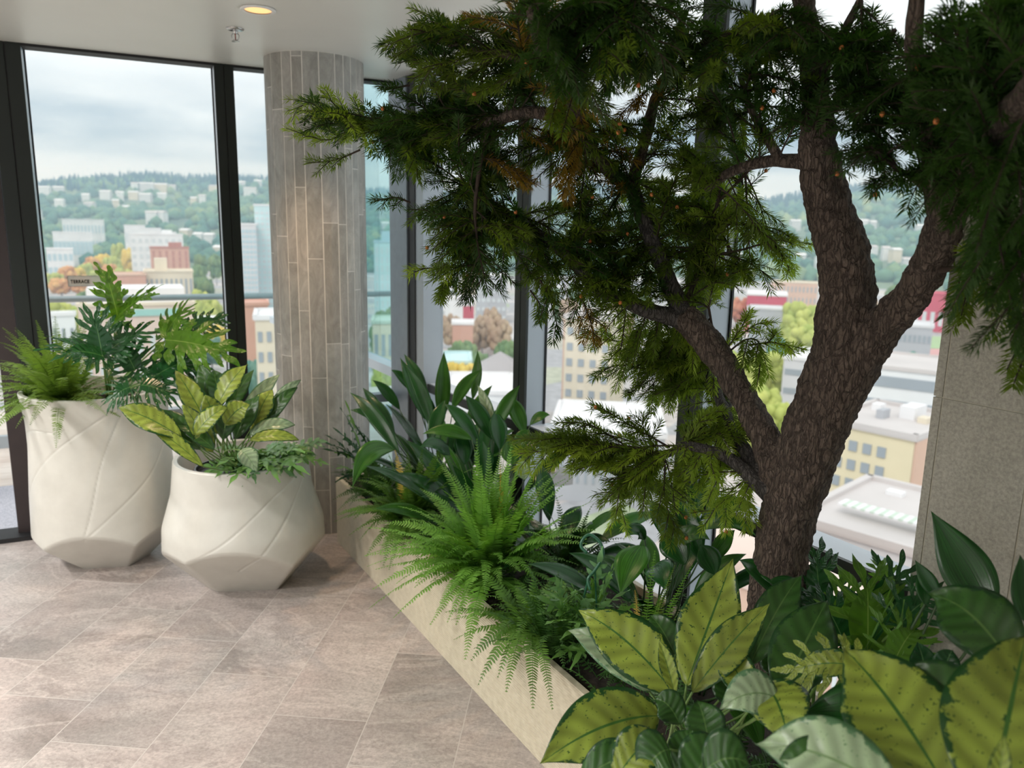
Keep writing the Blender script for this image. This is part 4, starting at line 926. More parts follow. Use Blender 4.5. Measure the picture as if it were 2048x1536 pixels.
def fern(name, base, label, fr, mat, rnd, group=None, wmax=0.03, extra_mats=None, rad=0.04, n_pairs=34):
    """fr: list of (tip xyz, bulge up, [mat])"""
    base = np.asarray(base, float); t = thing(name, base, label, 'fern', group)
    for item in fr:
        tip, up = item[0], item[1]; mt = item[2] if len(item) > 2 else mat
        tip = np.asarray(tip, float); d = tip - base; h = np.array([d[0], d[1], 0]); L = np.linalg.norm(d)
        b = base + unit(h) * rad * rnd.uniform(0.2, 1) + np.array([0, 0, rnd.uniform(-.01, .01)])
        c = b + h * 0.35 + np.array([0, 0, max(d[2] * 0.55, 0) + up])
        P = bez(b, c, tip, 14); m = MB(); nr = unit(np.array([0, 0, 1.0]) * 0.8 + unit(h) * (-0.5) * (1 if d[2] > 0.5 * np.linalg.norm(h) else 0.0) + np.array([rnd.uniform(-.3, .3), rnd.uniform(-.3, .3), 0]))
        np_ = max(14, int(n_pairs * min(1.3, np.linalg.norm(np.diff(P, axis=0), axis=1).sum() / 0.38)))
        frond_mesh(m, P, nr, L, wmax * rnd.uniform(.8, 1.1), rnd, np_)
        m.build('frond', mt, t)
    return t
def rand_fronds(base, n, Lr, rnd, az=(0, 360), el=(10, 70), up=(0.08, 0.16), droop=0.12):
    out = []
    for i in range(n):
        a = math.radians(az[0] + (az[1] - az[0]) * (i + rnd.random()) / n); e = math.radians(rnd.uniform(*el)); L = rnd.uniform(*Lr)
        d = np.array([math.cos(a) * math.cos(e), math.sin(a) * math.cos(e), math.sin(e)]) * L
        out.append((np.asarray(base) + d - np.array([0, 0, droop * rnd.uniform(.3, 1) * math.cos(e)]), rnd.uniform(*up)))
    return out

def wavy_strap(m, P, nrm, w, rnd, amp=0.35, k=9, nu=2, fold=0.08, uvu=None):
    n = len(P); v = np.linspace(0, 1, n); env = np.clip(np.sin(np.pi * np.clip(v * .86 + .12, 0, 1)) ** .6, .05, 1); env[-1] = .06
    ph = rnd.uniform(0, 6); L = env * (1 + amp * np.sin(v * k * 2 + ph)); R = env * (1 + amp * np.sin(v * k * 2 + ph + 1.7))
    us = np.linspace(-1, 1, 2 * nu + 1); W = np.stack([(L if u < 0 else R) * w for u in us], 1)
    m.strip(P, nrm, W, nu, fold, (w * .25, k * 2, ph))

def split_leaf(plant, base, tip, width, nrm, mat, rnd, lobes=8, stalk=None, bend=(0, 0, 0.02), name='leaf', thick=True):
    """philodendron leaf: long wavy lobes fanning off a central web"""
    base, tip = np.asarray(base, float), np.asarray(tip, float); P = bez(base, (base + tip) / 2 + np.asarray(bend, float), tip, 16)
    T = np.gradient(P, axis=0); T /= np.linalg.norm(T, axis=1)[:, None]; Lf = np.linalg.norm(tip - base)
    m = MB(); v = np.linspace(0, 1, 16); core = width * .5 * (.20 + .30 * np.sin(np.pi * np.clip(v + .1, 0, 1)) ** .8) * (1 - v ** 3 * .75); m.strip(P, nrm, core, 2, .12)
    for i in range(lobes):
        f = i / (lobes - 1); d = 0.02 + f * .86; k = int(d * 15); c = P[k]; t = T[k]; s = unit(np.cross(t, nrm)); nn = np.cross(s, t)
        for sg in (-1, 1):
            ang = math.radians(118 - 92 * f + rnd.uniform(-6, 6)); ln = width * .5 * (0.80 + .35 * math.sin(math.pi * min(f + .15, 1))) * rnd.uniform(.88, 1.1)
            dr = unit(t * math.cos(ang) + s * sg * math.sin(ang)); cc = c + dr * ln * .1
            Q = bez(cc, cc + dr * ln * .5 + nn * ln * .10, cc + dr * ln + unit(t) * ln * .22 - nn * ln * rnd.uniform(.05, .2), 13)
            wavy_strap(m, Q, nn, Lf * .066, rnd, .38, rnd.uniform(3, 5))
            if rnd.random() < .75:   # a forked side lobe
                q0 = Q[6]; dd = unit(dr + t * .8); Q2 = bez(q0, q0 + dd * ln * .22, q0 + dd * ln * .42 - nn * ln * .04, 8); wavy_strap(m, Q2, nn, Lf * .046, rnd, .3, 3)
    o = m.build(name, mat, plant, smooth=True)
    if stalk is not None:
        st = MB(); a = np.asarray(stalk, float); st.tube(bez(a, (a + base) / 2 + np.array([0, 0, .04]), base, 10), np.linspace(.005, .003, 10), 7); st.build('stalk', M_STALK, plant, smooth=True)
    return o

def star_frond(plant, base, tip, w, nrm, mat, rnd, bend=(0, 0, .05), lobes=5):
    """wavy lobed frond of the blue star fern"""
    base, tip = np.asarray(base, float), np.asarray(tip, float); P = bez(base, (base + tip) / 2 + np.asarray(bend), tip, 26); m = MB()
    n = 26; v = np.linspace(0, 1, n); env = np.clip((v - .12) * 6, .06, 1) * (1 - v ** 4 * .8)
    prof = env * (0.42 + 0.58 * np.clip(np.sin(v * lobes * 2 * np.pi) * .5 + .5, 0, 1) ** .6); m.strip(P, nrm, prof * w, 2, .1, (w * .18, lobes * 5, rnd.uniform(0, 6)))
    T = np.gradient(P, axis=0); T /= np.linalg.norm(T, axis=1)[:, None]
    for i in range(lobes):
        k = int((.22 + .66 * i / lobes) * (n - 1)); s = unit(np.cross(T[k], nrm)); nn = np.cross(s, T[k])
        for sg in (-1, 1):
            dr = unit(s * sg + T[k] * rnd.uniform(.5, .9)); ln = w * rnd.uniform(2.0, 3.0) * (1 - .4 * abs(i / lobes - .4)); q = P[k] + s * sg * w * .2
            Q = bez(q, q + dr * ln * .5 + nn * w * .15, q + dr * ln - nn * w * rnd.uniform(0, .5), 8); wavy_strap(m, Q, nn, w * .48, rnd, .12, 3, 1)
    o = m.build('frond', mat, plant, smooth=True); return o
UPV = np.array([0, 0, 1.0])
def toward(p, k=1.0):        # mostly up, leaning to the open room side
    d = unit(O3 - np.asarray(p)); return unit(d * k + UPV * 0.6)

# ------------------------------------------------------------------ plants in the two pots
def add_pot_plants():
    rnd = random.Random(31)
    # sword fern, left half of the tall pot
    b = np.array([CA_[0] - 0.13, CA_[1] - 0.07, 0.775])
    fr = rand_fronds(b, 76, (.26, .46), rnd, (0, 360), (5, 74), (.05, .13), .10) + rand_fronds(b, 26, (.20, .34), rnd, (150, 330), (-5, 40), (.08, .14), .10)
    # pick out the long ones the picture shows
    fr += [(at(112, 896, 3.33), .10), (at(12, 835, 3.4), .10), (at(5, 655, 3.75), .05), (at(72, 640, 3.7), .03), (at(30, 660, 3.6), .05), (at(0, 720, 3.5), .06), (at(180, 640, 3.75), .05), (at(215, 832, 3.35), .10), (at(60, 850, 3.4), .1), (at(155, 650, 3.6), .03), (at(8, 780, 3.4), .08), (at(110, 632, 3.6), .03), (at(150, 660, 3.55), .03), (at(40, 690, 3.5), .05), (at(90, 690, 3.4), .04), (at(200, 690, 3.5), .03), (at(232, 790, 3.35), .06), (at(60, 745, 3.3), .06), (at(130, 760, 3.25), .07), (at(25, 740, 3.35), .05), (at(130, 700, 3.7), .02)]
    fern('sword_fern', b, 'arching sword fern on the left side of the tall white pot', fr, L_FERN, rnd, wmax=.036)
    # split leaf philodendron
    b = np.array([CA_[0] + .05, CA_[1] + .02, .76]); t = thing('split_leaf_philodendron', b, 'split leaf philodendron with long stalks rising from the tall white pot', 'plant')
    def PL(base, tip, w, mat, d, nrm=None, st=None, bend=(0, 0, .02), dt=0.0):
        bb = at(*base, d); tt = at(*tip, d + dt); nr = nrm if nrm is not None else unit(unit(O3 - bb) + UPV * .5); split_leaf(t, bb, tt, w, nr, mat, rnd, 7, stalk=b + np.array([rnd.uniform(-.04, .04), rnd.uniform(-.04, .04), 0]), bend=bend)
    PL((238, 642), (212, 548), .155, L_PHILB, 3.55, nrm=unit(unit(O3 - at(234, 640, 3.5)) * .6 + UPV * .4 + np.array([.9, 0, 0])), dt=.05)
    PL((232, 638), (295, 590), .17, L_PHILB, 3.55, nrm=unit(np.array([-.3, -.6, .9])), dt=-.1)
    PL((332, 680), (450, 705), .22, L_PHILB, 3.42, nrm=unit(np.array([-.1, -.75, .7])), dt=-.05)
    PL((330, 672), (365, 622), .17, L_PHILB, 3.5, nrm=unit(np.array([-.4, -.7, .5])))
    PL((380, 660), (440, 640), .13, L_PHIL, 3.62, nrm=unit(np.array([-.2, -.9, .5])))
    PL((205, 712), (130, 705), .21, L_PHIL, 3.36, nrm=unit(np.array([.1, -.6, .85])), dt=-.08)
    PL((205, 712), (190, 640), .18, L_PHIL, 3.40, nrm=unit(np.array([.2, -.9, .3])))
    PL((215, 705), (280, 665), .17, L_PHIL, 3.42, nrm=unit(np.array([-.3, -.8, .5])))
    PL((300, 760), (370, 725), .20, L_PHIL, 3.42, nrm=unit(np.array([-.1, -.7, .7])))
    PL((280, 770), (340, 790), .18, L_PHIL, 3.34, nrm=unit(np.array([0, -.5, .9])))
    PL((270, 740), (240, 690), .17, L_PHIL, 3.48, nrm=unit(np.array([.2, -.8, .4])))
    PL((260, 775), (225, 800), .15, L_PHIL, 3.32, nrm=unit(np.array([0, -.6, .8])))
    PL((320, 720), (400, 740), .17, L_PHIL, 3.5, nrm=unit(np.array([0, -.6, .8])))
    # aglaonema in the squat pot
    b = np.array([CB[0] - .03, CB[1] - .02, .55]); t = thing('chinese_evergreen', b, 'broad leaved yellow green plant standing in the squat white pot', 'plant')
    AG = [((362, 875), (236, 816), .11, L_AGL, 3.02, 0), ((408, 935), (290, 848), .055, L_AGL, 3.0, 0), ((400, 900), (318, 820), .09, L_AGLD, 3.1, 0), ((415, 850), (350, 740), .09, L_AGL, 3.2, .05), ((430, 820), (495, 728), .10, L_AGL, 3.2, .05), ((425, 810), (400, 730), .08, L_AGLD, 3.3, .05),
          ((440, 815), (428, 740), .10, L_AGLD, 3.28, 0), ((390, 870), (455, 815), .08, L_AGL, 3.02, 0), ((425, 905), (365, 810), .09, L_AGL, 3.08, 0), ((455, 830), (508, 740), .07, L_AGLD, 3.3, 0), ((480, 850), (560, 748), .07, L_AGLP, 3.2, 0), ((510, 850), (545, 780), .085, L_AGL, 3.12, 0),
          ((540, 830), (602, 760), .055, L_AGLP, 3.2, 0), ((530, 850), (595, 775), .06, L_AGLD, 3.15, 0), ((470, 880), (520, 790), .09, L_AGLD, 3.12, 0), ((445, 880), (470, 800), .08, L_AGLD, 3.1, 0), ((500, 870), (590, 850), .07, L_AGLP, 3.1, 0), ((500, 880), (598, 880), .065, L_AGL, 3.05, 0), ((430, 900), (350, 850), .06, L_AGLD, 3.04, 0),
          ((480, 900), (515, 945), .075, L_AGLP, 2.98, 0), ((500, 860), (560, 830), .08, L_AGL, 3.15, 0), ((420, 860), (375, 790), .085, L_AGLD, 3.22, 0), ((450, 850), (500, 810), .09, L_AGL, 3.06, 0), ((440, 870), (410, 790), .09, L_AGL, 3.15, 0)]
    for bs, tp, w, mt, d, dt in AG:
        p0, p1 = at(*bs, d), at(*tp, d + rnd.uniform(-.04, .06)); nr = unit(unit(O3 - p0) * .8 + UPV * .5 + np.array([rnd.uniform(-.35, .35), 0, rnd.uniform(-.2, .2)]))
        blade(t, 'leaf', p0, p1, w, nr, mt, bend=(0, -.01, .035), stalk=b + np.array([rnd.uniform(-.05, .05), rnd.uniform(-.04, .04), 0]), wave=(w * .08, 7, rnd.uniform(0, 6)), fold=.18)
    # blue star fern spilling over the front right of the squat pot
    b = np.array([CB[0] + .10, CB[1] - .08, .55]); t = thing('blue_star_fern', b, 'grey green wavy fronded fern spilling over the rim of the squat white pot', 'fern')
    for k in range(44):
        a = math.radians(rnd.uniform(-165, 40)); L = rnd.uniform(.15, .28); q = b + np.array([rnd.uniform(-.06, .10), rnd.uniform(-.05, .06), .02])
        tip = q + np.array([math.cos(a) * L, math.sin(a) * L * .75, rnd.uniform(-.03, .11)]); star_frond(t, q, tip, rnd.uniform(.015, .021), unit(np.array([rnd.uniform(-.3, .3), -.35 + rnd.uniform(-.3, .3), 1])), rnd.choice([L_BLUE, L_BLUE, L_BLUEG]), rnd, bend=(0, 0, .07))
    for tp in ((455, 975), (535, 940), (620, 950), (497, 955), (430, 935), (560, 965), (610, 905)):
        q = b + np.array([rnd.uniform(-.05, .05), -.05, .03]); star_frond(t, q, at(*tp, 2.96), .017, unit(np.array([0, -.6, .8])), L_BLUEG, rnd, bend=(0, -.02, .09))
add_pot_plants()

# ------------------------------------------------------------------ plants in the long planter
SZ = PH - 0.03
def strap_plant(name, s, d, label, leaves, rnd, extra=0, group=None, L=(.3, .48), width=(.06, .085), az=(0, 360)):
    b = B(s, d, SZ); t = thing(name, b, label, 'plant', group)
    for bs, tp, w, mt, t0, t1, bend in leaves:
        p0, p1 = at(*bs, t0), at(*tp, t1); nr = unit(unit(O3 - p0) * .7 + UPV * .45 + np.array([rnd.uniform(-.4, .4), 0, 0]))
        root = b + np.array([rnd.uniform(-.06, .06), rnd.uniform(-.06, .06), 0])
        blade(t, 'leaf', p0, p1, w, nr, mt, bend=bend, peak=.45, p=.8, tp=1.15, fold=.22, stalk=root, smat=M_STALKD, n=22)
    for i in range(extra):
        a = math.radians(rnd.uniform(*az)); e = math.radians(rnd.uniform(35, 80)); Lh = rnd.uniform(*L); h = np.array([math.cos(a) * math.cos(e), math.sin(a) * math.cos(e), math.sin(e)])
        root = b + np.array([math.cos(a), math.sin(a), 0]) * rnd.uniform(0, .07); p0 = root + h * Lh * .45; p1 = root + h * Lh * 1.15 + np.array([math.cos(a), math.sin(a), 0]) * .10 - UPV * .03
        nr = unit(np.array([-math.cos(a), -math.sin(a), .7]) * .8 + unit(O3 - p0) * .5)
        blade(t, 'leaf', p0, p1, rnd.uniform(*width), nr, rnd.choice([L_STRAP, L_STRAP, L_STRAPB]), bend=(0, 0, .05), peak=.45, p=.8, tp=1.15, fold=.22, stalk=root, smat=M_STALKD, n=16)
    return t
def add_planter_plants():
    rnd = random.Random(77)
    D_, B_ = L_STRAP, L_STRAPB
    # far left cast iron plant
    strap_plant('cast_iron_plant', -3.15, 1.52, 'tall dark green strap leaved plant at the far end of the planter beside the column', [
        ((882, 850), (888, 702), .075, B_, 3.55, 3.6, (0, 0, .02)), ((850, 840), (800, 715), .07, D_, 3.5, 3.6, (0, 0, .03)), ((855, 800), (808, 708), .06, D_, 3.6, 3.7, (0, 0, .03)), ((830, 790), (782, 740), .05, D_, 3.6, 3.6, (0, 0, .04)),
        ((945, 800), (955, 700), .055, B_, 3.55, 3.6, (.02, 0, .0)), ((905, 820), (965, 738), .06, B_, 3.5, 3.55, (-.03, 0, .03)), ((800, 910), (700, 785), .065, D_, 3.3, 3.45, (0, 0, .06)), ((790, 880), (735, 790), .06, D_, 3.4, 3.5, (0, 0, .05)),
        ((780, 850), (700, 820), .05, D_, 3.5, 3.5, (0, 0, .03)), ((800, 820), (745, 760), .055, D_, 3.6, 3.6, (0, 0, .03)), ((865, 860), (810, 730), .065, D_, 3.45, 3.5, (.03, 0, .03)), ((790, 900), (705, 975), .085, B_, 3.25, 3.1, (-.04, 0, .12)),
        ((870, 870), (850, 780), .06, D_, 3.5, 3.5, (0, 0, .02)), ((930, 850), (985, 770), .05, B_, 3.45, 3.5, (0, 0, .02)), ((860, 880), (890, 800), .07, D_, 3.4, 3.45, (0, 0, .02)), ((770, 850), (725, 775), .05, D_, 3.6, 3.65, (0, 0, .03))], rnd, extra=22)
    strap_plant('cast_iron_plant', -2.68, 1.48, 'dark green strap leaved plant with a pale streaked leaf, before the pale window post', [
        ((985, 880), (930, 790), .075, D_, 3.2, 3.25, (0, 0, .03)), ((990, 865), (955, 770), .05, L_AGLP, 3.25, 3.3, (0, 0, .03)), ((985, 865), (1040, 770), .06, B_, 3.2, 3.2, (0, 0, .03)), ((960, 900), (888, 808), .07, D_, 3.15, 3.2, (0, 0, .06)),
        ((1050, 870), (1015, 790), .07, B_, 3.2, 3.25, (0, 0, .03)), ((945, 880), (845, 868), .06, B_, 3.1, 3.1, (0, 0, .05)), ((1000, 900), (990, 820), .08, D_, 3.15, 3.2, (0, 0, .02)), ((1025, 930), (1015, 880), .08, B_, 3.05, 3.1, (0, 0, 0)), ((1060, 850), (1100, 830), .045, B_, 3.2, 3.2, (0, 0, .03)),
        ((905, 860), (880, 860), .05, L_AGLP, 3.2, 3.1, (0, 0, .03)), ((1030, 905), (1060, 860), .06, B_, 3.1, 3.1, (0, 0, .03)), ((900, 910), (840, 895), .07, D_, 3.1, 3.0, (0, 0, .05)), ((1050, 960), (1040, 915), .06, L_AGLP, 2.95, 2.95, (0, 0, 0)), ((970, 950), (965, 880), .08, D_, 3.1, 3.1, (0, 0, 0)), ((930, 930), (920, 850), .08, D_, 3.15, 3.2, (0, 0, 0))], rnd, extra=16)
    # small dark split fronds by the column
    b = B(-3.52, 1.33, SZ); t = thing('rabbit_foot_fern', b, 'small dark lobed fern hugging the column at the end of the planter', 'fern')
    for tp in ((632, 882), (640, 898), (650, 870), (668, 905), (670, 965), (690, 950), (700, 930), (672, 938), (690, 880), (700, 840), (680, 815), (715, 860), (665, 855), (690, 800), (705, 905), (730, 930), (760, 940), (745, 890)):
        q = b + np.array([rnd.uniform(-.06, .06), rnd.uniform(-.06, .06), .02]); star_frond(t, q, at(tp[0], tp[1], rnd.uniform(3.55, 3.75)), .014, unit(np.array([.1, -.5, .9])), rnd.choice([L_BLUEG, L_PHIL, L_PHIL]), rnd, bend=(0, 0, .08))
    # dark sword fern
    b = B(-2.95, 1.27, SZ + .02)
    fr = rand_fronds(b, 46, (.24, .40), rnd, (0, 360), (10, 78), (.06, .12), .08) + rand_fronds(b, 28, (.22, .36), rnd, (170, 330), (0, 45), (.08, .14), .12)
    fr += [(at(778, 1140, 3.0), .13), (at(838, 1138, 2.95), .14), (at(690, 1005, 3.2), .09), (at(695, 1035, 3.15), .08), (at(722, 955, 3.3), .1), (at(760, 1110, 3.05), .10), (at(885, 890, 3.1), .02), (at(905, 910, 3.05), .02), (at(965, 930, 3.0), .03), (at(790, 900, 3.2), .02, L_FERNY), (at(840, 930, 3.15), .03), (at(815, 905, 3.2), .02)]
    fern('sword_fern', b, 'darker sword fern trailing over the planter front nearest the column', fr, L_FERNM, rnd, wmax=.034)
    # the big bright fern
    b = B(-2.32, 1.31, SZ + .02)
    fr = rand_fronds(b, 66, (.32, .54), rnd, (0, 360), (25, 86), (.05, .12), .05) + rand_fronds(b, 46, (.28, .48), rnd, (150, 340), (5, 50), (.08, .16), .10)
    fr += [(at(1092, 905, 2.75), .02), (at(1150, 950, 2.75), .02), (at(985, 950, 2.8), .02), (at(960, 985, 2.75), .03), (at(1040, 920, 2.8), .02), (at(870, 1030, 2.85), .05), (at(840, 1060, 2.75), .07), (at(815, 1165, 2.65), .10), (at(860, 1250, 2.6), .12), (at(930, 1320, 2.45), .14), (at(1190, 1000, 2.6), .03), (at(1170, 1040, 2.5), .03), (at(1000, 930, 2.8), .01, L_FERNY), (at(1120, 940, 2.7), .02), (at(870, 1140, 2.7), .08), (at(900, 1180, 2.55), .1)]
    fern('sword_fern', b, 'large bright green sword fern filling the middle of the planter', fr, L_FERNB, rnd, wmax=.037)
    # small fern hanging over the front, further right
    b = B(-1.92, 1.24, SZ + .01)
    fr = rand_fronds(b, 34, (.18, .32), rnd, (0, 360), (0, 60), (.06, .10), .10)
    fr += [(at(1012, 1385, 2.25), .13), (at(1066, 1418, 2.15), .13), (at(1105, 1420, 2.12), .12), (at(1035, 1290, 2.3), .12), (at(985, 1290, 2.35), .1)]
    fern('sword_fern', b, 'small sword fern drooping low over the planter front beside the broad yellow green leaves', fr, L_FERNM, rnd, wmax=.031)
    # lobed green fern between
    b = B(-1.80, 1.38, SZ + .02); t = thing('blue_star_fern', b, 'upright light green lobed fern behind the small drooping sword fern', 'fern')
    for tp in ((1205, 1092), (1180, 1150), (1215, 1150), (1240, 1120), (1150, 1180), (1130, 1170), (1110, 1150), (1260, 1180), (1230, 1200), (1100, 1200), (1080, 1180), (1060, 1190), (1160, 1220), (1130, 1230), (1190, 1200), (1290, 1210), (1270, 1230), (1090, 1250), (1150, 1260), (1120, 1280), (1180, 1280), (1070, 1230), (1100, 1320), (1140, 1340), (1200, 1330)):
        q = b + np.array([rnd.uniform(-.08, .08), rnd.uniform(-.08, .08), 0]); star_frond(t, q, at(tp[0], tp[1], rnd.uniform(2.1, 2.4)), rnd.uniform(.012, .016), unit(np.array([rnd.uniform(-.4, .4), -.5, .8])), rnd.choice([L_BLUE, L_BLUEG, L_BLUEG]), rnd, bend=(0, 0, .05))
    # strap plant left of the trunk
    strap_plant('cast_iron_plant', -1.72, 1.60, 'glossy dark strap leaved plant between the trunk and the window ledge', [
        ((1285, 1090), (1240, 1190), .10, B_, 2.3, 2.2, (0, 0, .03)), ((1290, 1080), (1250, 1075), .05, D_, 2.35, 2.3, (0, 0, .05)), ((1370, 1130), (1325, 1060), .09, D_, 2.3, 2.35, (0, 0, .02)), ((1400, 1120), (1360, 1000), .08, D_, 2.45, 2.5, (0, 0, .02)), ((1380, 1050), (1405, 935), .06, D_, 2.6, 2.65, (0, 0, .02)),
        ((1400, 1040), (1515, 1018), .06, D_, 2.5, 2.5, (0, 0, .06)), ((1400, 1060), (1512, 1072), .05, B_, 2.45, 2.4, (0, 0, .07)), ((1390, 1020), (1440, 975), .06, D_, 2.6, 2.65, (0, 0, .02)), ((1350, 1100), (1300, 1000), .08, D_, 2.4, 2.5, (0, 0, .03)), ((1420, 1130), (1470, 1060), .05, B_, 2.4, 2.4, (0, 0, .03)),
        ((1430, 1150), (1400, 1090), .07, D_, 2.3, 2.3, (0, 0, .02)), ((1340, 1090), (1420, 1080), .06, L_AGLD, 2.35, 2.3, (0, 0, .05)), ((1310, 1130), (1330, 1180), .08, D_, 2.2, 2.1, (0, 0, .03))], rnd, extra=14, L=(.2, .36))
    b = B(-1.52, 1.36, SZ + .02)
    fr = rand_fronds(b, 14, (.20, .30), rnd, (0, 360), (30, 80), (.02, .06), .04)
    fr += [(at(1310, 1100, 2.05), .02, L_FERNB), (at(1385, 1130, 2.05), .02, L_FERNB), (at(1270, 1180, 1.95), .02, L_FERNY), (at(1320, 1190, 1.95), .02, L_FERNB), (at(1350, 1130, 2.0), .01)]
    fern('sword_fern', b, 'small sword fern with one yellowed frond behind the broad yellow green leaves', fr, L_FERN, rnd, wmax=.024)

    # front aglaonema, left clump
    b = B(-1.28, 1.27, SZ); t = thing('chinese_evergreen', b, 'broad leaved yellow green plant nearest the planter front, at the foot of the trunk', 'plant')
    G, K, Pl = L_AGL, L_AGLD, L_AGLP
    for bs, tp, w, mt, t0, t1, bend, fo in [
        ((1352, 1392), (1158, 1222), .125, G, 1.72, 1.80, (0, 0, .05), .12), ((1372, 1372), (1466, 1118), .125, G, 1.72, 1.80, (0, 0, .0), .14), ((1384, 1385), (1541, 1206), .078, G, 1.66, 1.70, (0, 0, .02), .12), ((1500, 1330), (1603, 1150), .085, K, 1.78, 1.85, (0, 0, .04), .2),
        ((1322, 1432), (1080, 1528), .130, G, 1.58, 1.50, (0, 0, .05), .12), ((1560, 1400), (1655, 1200), .12, K, 1.65, 1.75, (0, 0, .02), .15), ((1350, 1390), (1318, 1280), .034, G, 1.62, 1.62, (0, 0, .01), .5), ((1300, 1385), (1138, 1262), .085, Pl, 1.80, 1.88, (0, 0, .06), .2),
        ((1350, 1310), (1300, 1230), .07, K, 1.85, 1.9, (0, 0, .02), .2), ((1505, 1415), (1440, 1290), .07, G, 1.64, 1.7, (0, 0, .02), .3), ((1420, 1500), (1395, 1400), .07, K, 1.5, 1.5, (0, 0, .02), .2), ((1360, 1450), (1310, 1400), .06, K, 1.55, 1.55, (0, 0, .03), .2),
        ((1560, 1400), (1440, 1418), .075, Pl, 1.45, 1.42, (0, 0, .04), .15), ((1530, 1378), (1580, 1500), .105, G, 1.48, 1.40, (0, 0, .05), .12), ((1230, 1560), (1325, 1468), .075, G, 1.40, 1.42, (0, 0, .03), .2), ((1350, 1540), (1385, 1460), .05, K, 1.45, 1.45, (0, 0, .02), .2), ((1380, 1580), (1440, 1480), .08, K, 1.35, 1.38, (0, 0, .03), .2),
        ((1160, 1560), (1300, 1500), .07, K, 1.46, 1.46, (0, 0, .02), .2), ((1460, 1420), (1470, 1340), .08, K, 1.7, 1.75, (0, 0, 0), .2), ((1580, 1360), (1540, 1280), .09, K, 1.85, 1.9, (0, 0, 0), .2), ((1410, 1540), (1500, 1530), .08, K, 1.3, 1.3, (0, 0, .03), .2), ((1500, 1400), (1480, 1330), .06, K, 1.7, 1.75, (0, 0, 0), .2), ((1340, 1500), (1280, 1560), .08, K, 1.4, 1.4, (0, 0, .03), .2)]:
        p0, p1 = at(*bs, t0), at(*tp, t1); nr = unit(unit(O3 - (p0 + p1) / 2) * .9 + UPV * .35)
        blade(t, 'leaf', p0, p1, w, nr, mt, bend=bend, peak=.45, p=.66, tp=1.12, fold=fo, stalk=b + np.array([rnd.uniform(-.08, .08), rnd.uniform(-.12, .02), 0]), wave=(w * .05, 9, rnd.uniform(0, 6)), n=26, nu=5)
    # front right aglaonema
    b = B(-0.86, 1.33, SZ); t = thing('chinese_evergreen', b, 'broad leaved yellow green plant with the largest leaves, in front of the stone pillar', 'plant')
    for bs, tp, w, mt, t0, t1, bend, fo in [
        ((1905, 1600), (1688, 1298), .140, G, 1.18, 1.32, (0, 0, .03), .10), ((1975, 1640), (2052, 1272), .140, G, 1.10, 1.22, (0, 0, .03), .10), ((2030, 1345), (1860, 1190), .105, K, 1.35, 1.42, (0, 0, .05), .14), ((1800, 1600), (1512, 1488), .095, Pl, 1.12, 1.18, (0, 0, .04), .15),
        ((1960, 1480), (1800, 1355), .09, K, 1.25, 1.3, (0, 0, .05), .2), ((1680, 1600), (1560, 1520), .09, K, 1.15, 1.15, (0, 0, .03), .2), ((1860, 1400), (1835, 1285), .045, L_PHIL, 1.5, 1.55, (0, 0, .02), .25), ((1880, 1370), (1905, 1300), .04, L_PHIL, 1.5, 1.5, (0, 0, .02), .25), ((1990, 1600), (2010, 1470), .02, G, 1.0, 1.0, (0, 0, 0), .5), ((2080, 1500), (2040, 1380), .09, K, 1.3, 1.35, (0, 0, 0), .2), ((1780, 1560), (1700, 1440), .10, K, 1.3, 1.35, (0, 0, 0), .2)]:
        p0, p1 = at(*bs, t0), at(*tp, t1); nr = unit(unit(O3 - (p0 + p1) / 2) * .9 + UPV * .35)
        blade(t, 'leaf', p0, p1, w, nr, mt, bend=bend, peak=.45, p=.66, tp=1.12, fold=fo, stalk=b + np.array([rnd.uniform(-.08, .08), rnd.uniform(-.08, .08), 0]), wave=(w * .05, 9, rnd.uniform(0, 6)), n=26, nu=5)
    strap_plant('cast_iron_plant', -1.02, 1.36, 'very dark pointed strap leaved plant against the stone pillar', [
        ((1985, 1235), (1862, 1022), .085, D_, 1.62, 1.66, (.02, 0, -.02)), ((1850, 1480), (1606, 1428), .11, D_, 1.45, 1.48, (0, 0, .05)), ((2065, 1260), (2040, 1110), .05, D_, 1.5, 1.5, (0, 0, 0)), ((1850, 1210), (1845, 1135), .03, D_, 1.68, 1.7, (0, 0, 0)), ((1880, 1200), (1830, 1120), .03, D_, 1.68, 1.68, (0, 0, 0))], rnd, extra=3, L=(.16, .22))
    strap_plant('cast_iron_plant', -1.42, 1.50, 'short dark strap leaves clustered round the foot of the trunk', [
        ((1560, 1200), (1478, 1120), .06, D_, 1.95, 2.0, (0, 0, .04)), ((1580, 1190), (1500, 1130), .05, D_, 1.95, 2.0, (0, 0, .03)), ((1600, 1230), (1540, 1160), .07, D_, 1.9, 1.9, (0, 0, .04)), ((1640, 1260), (1620, 1170), .06, D_, 1.85, 1.9, (0, 0, .02))], rnd, extra=10, L=(.16, .26))
    # split leaf philodendron right of the trunk
    b = B(-1.10, 1.55, SZ); t = thing('split_leaf_philodendron', b, 'split leaf philodendron between the trunk and the stone pillar', 'plant')
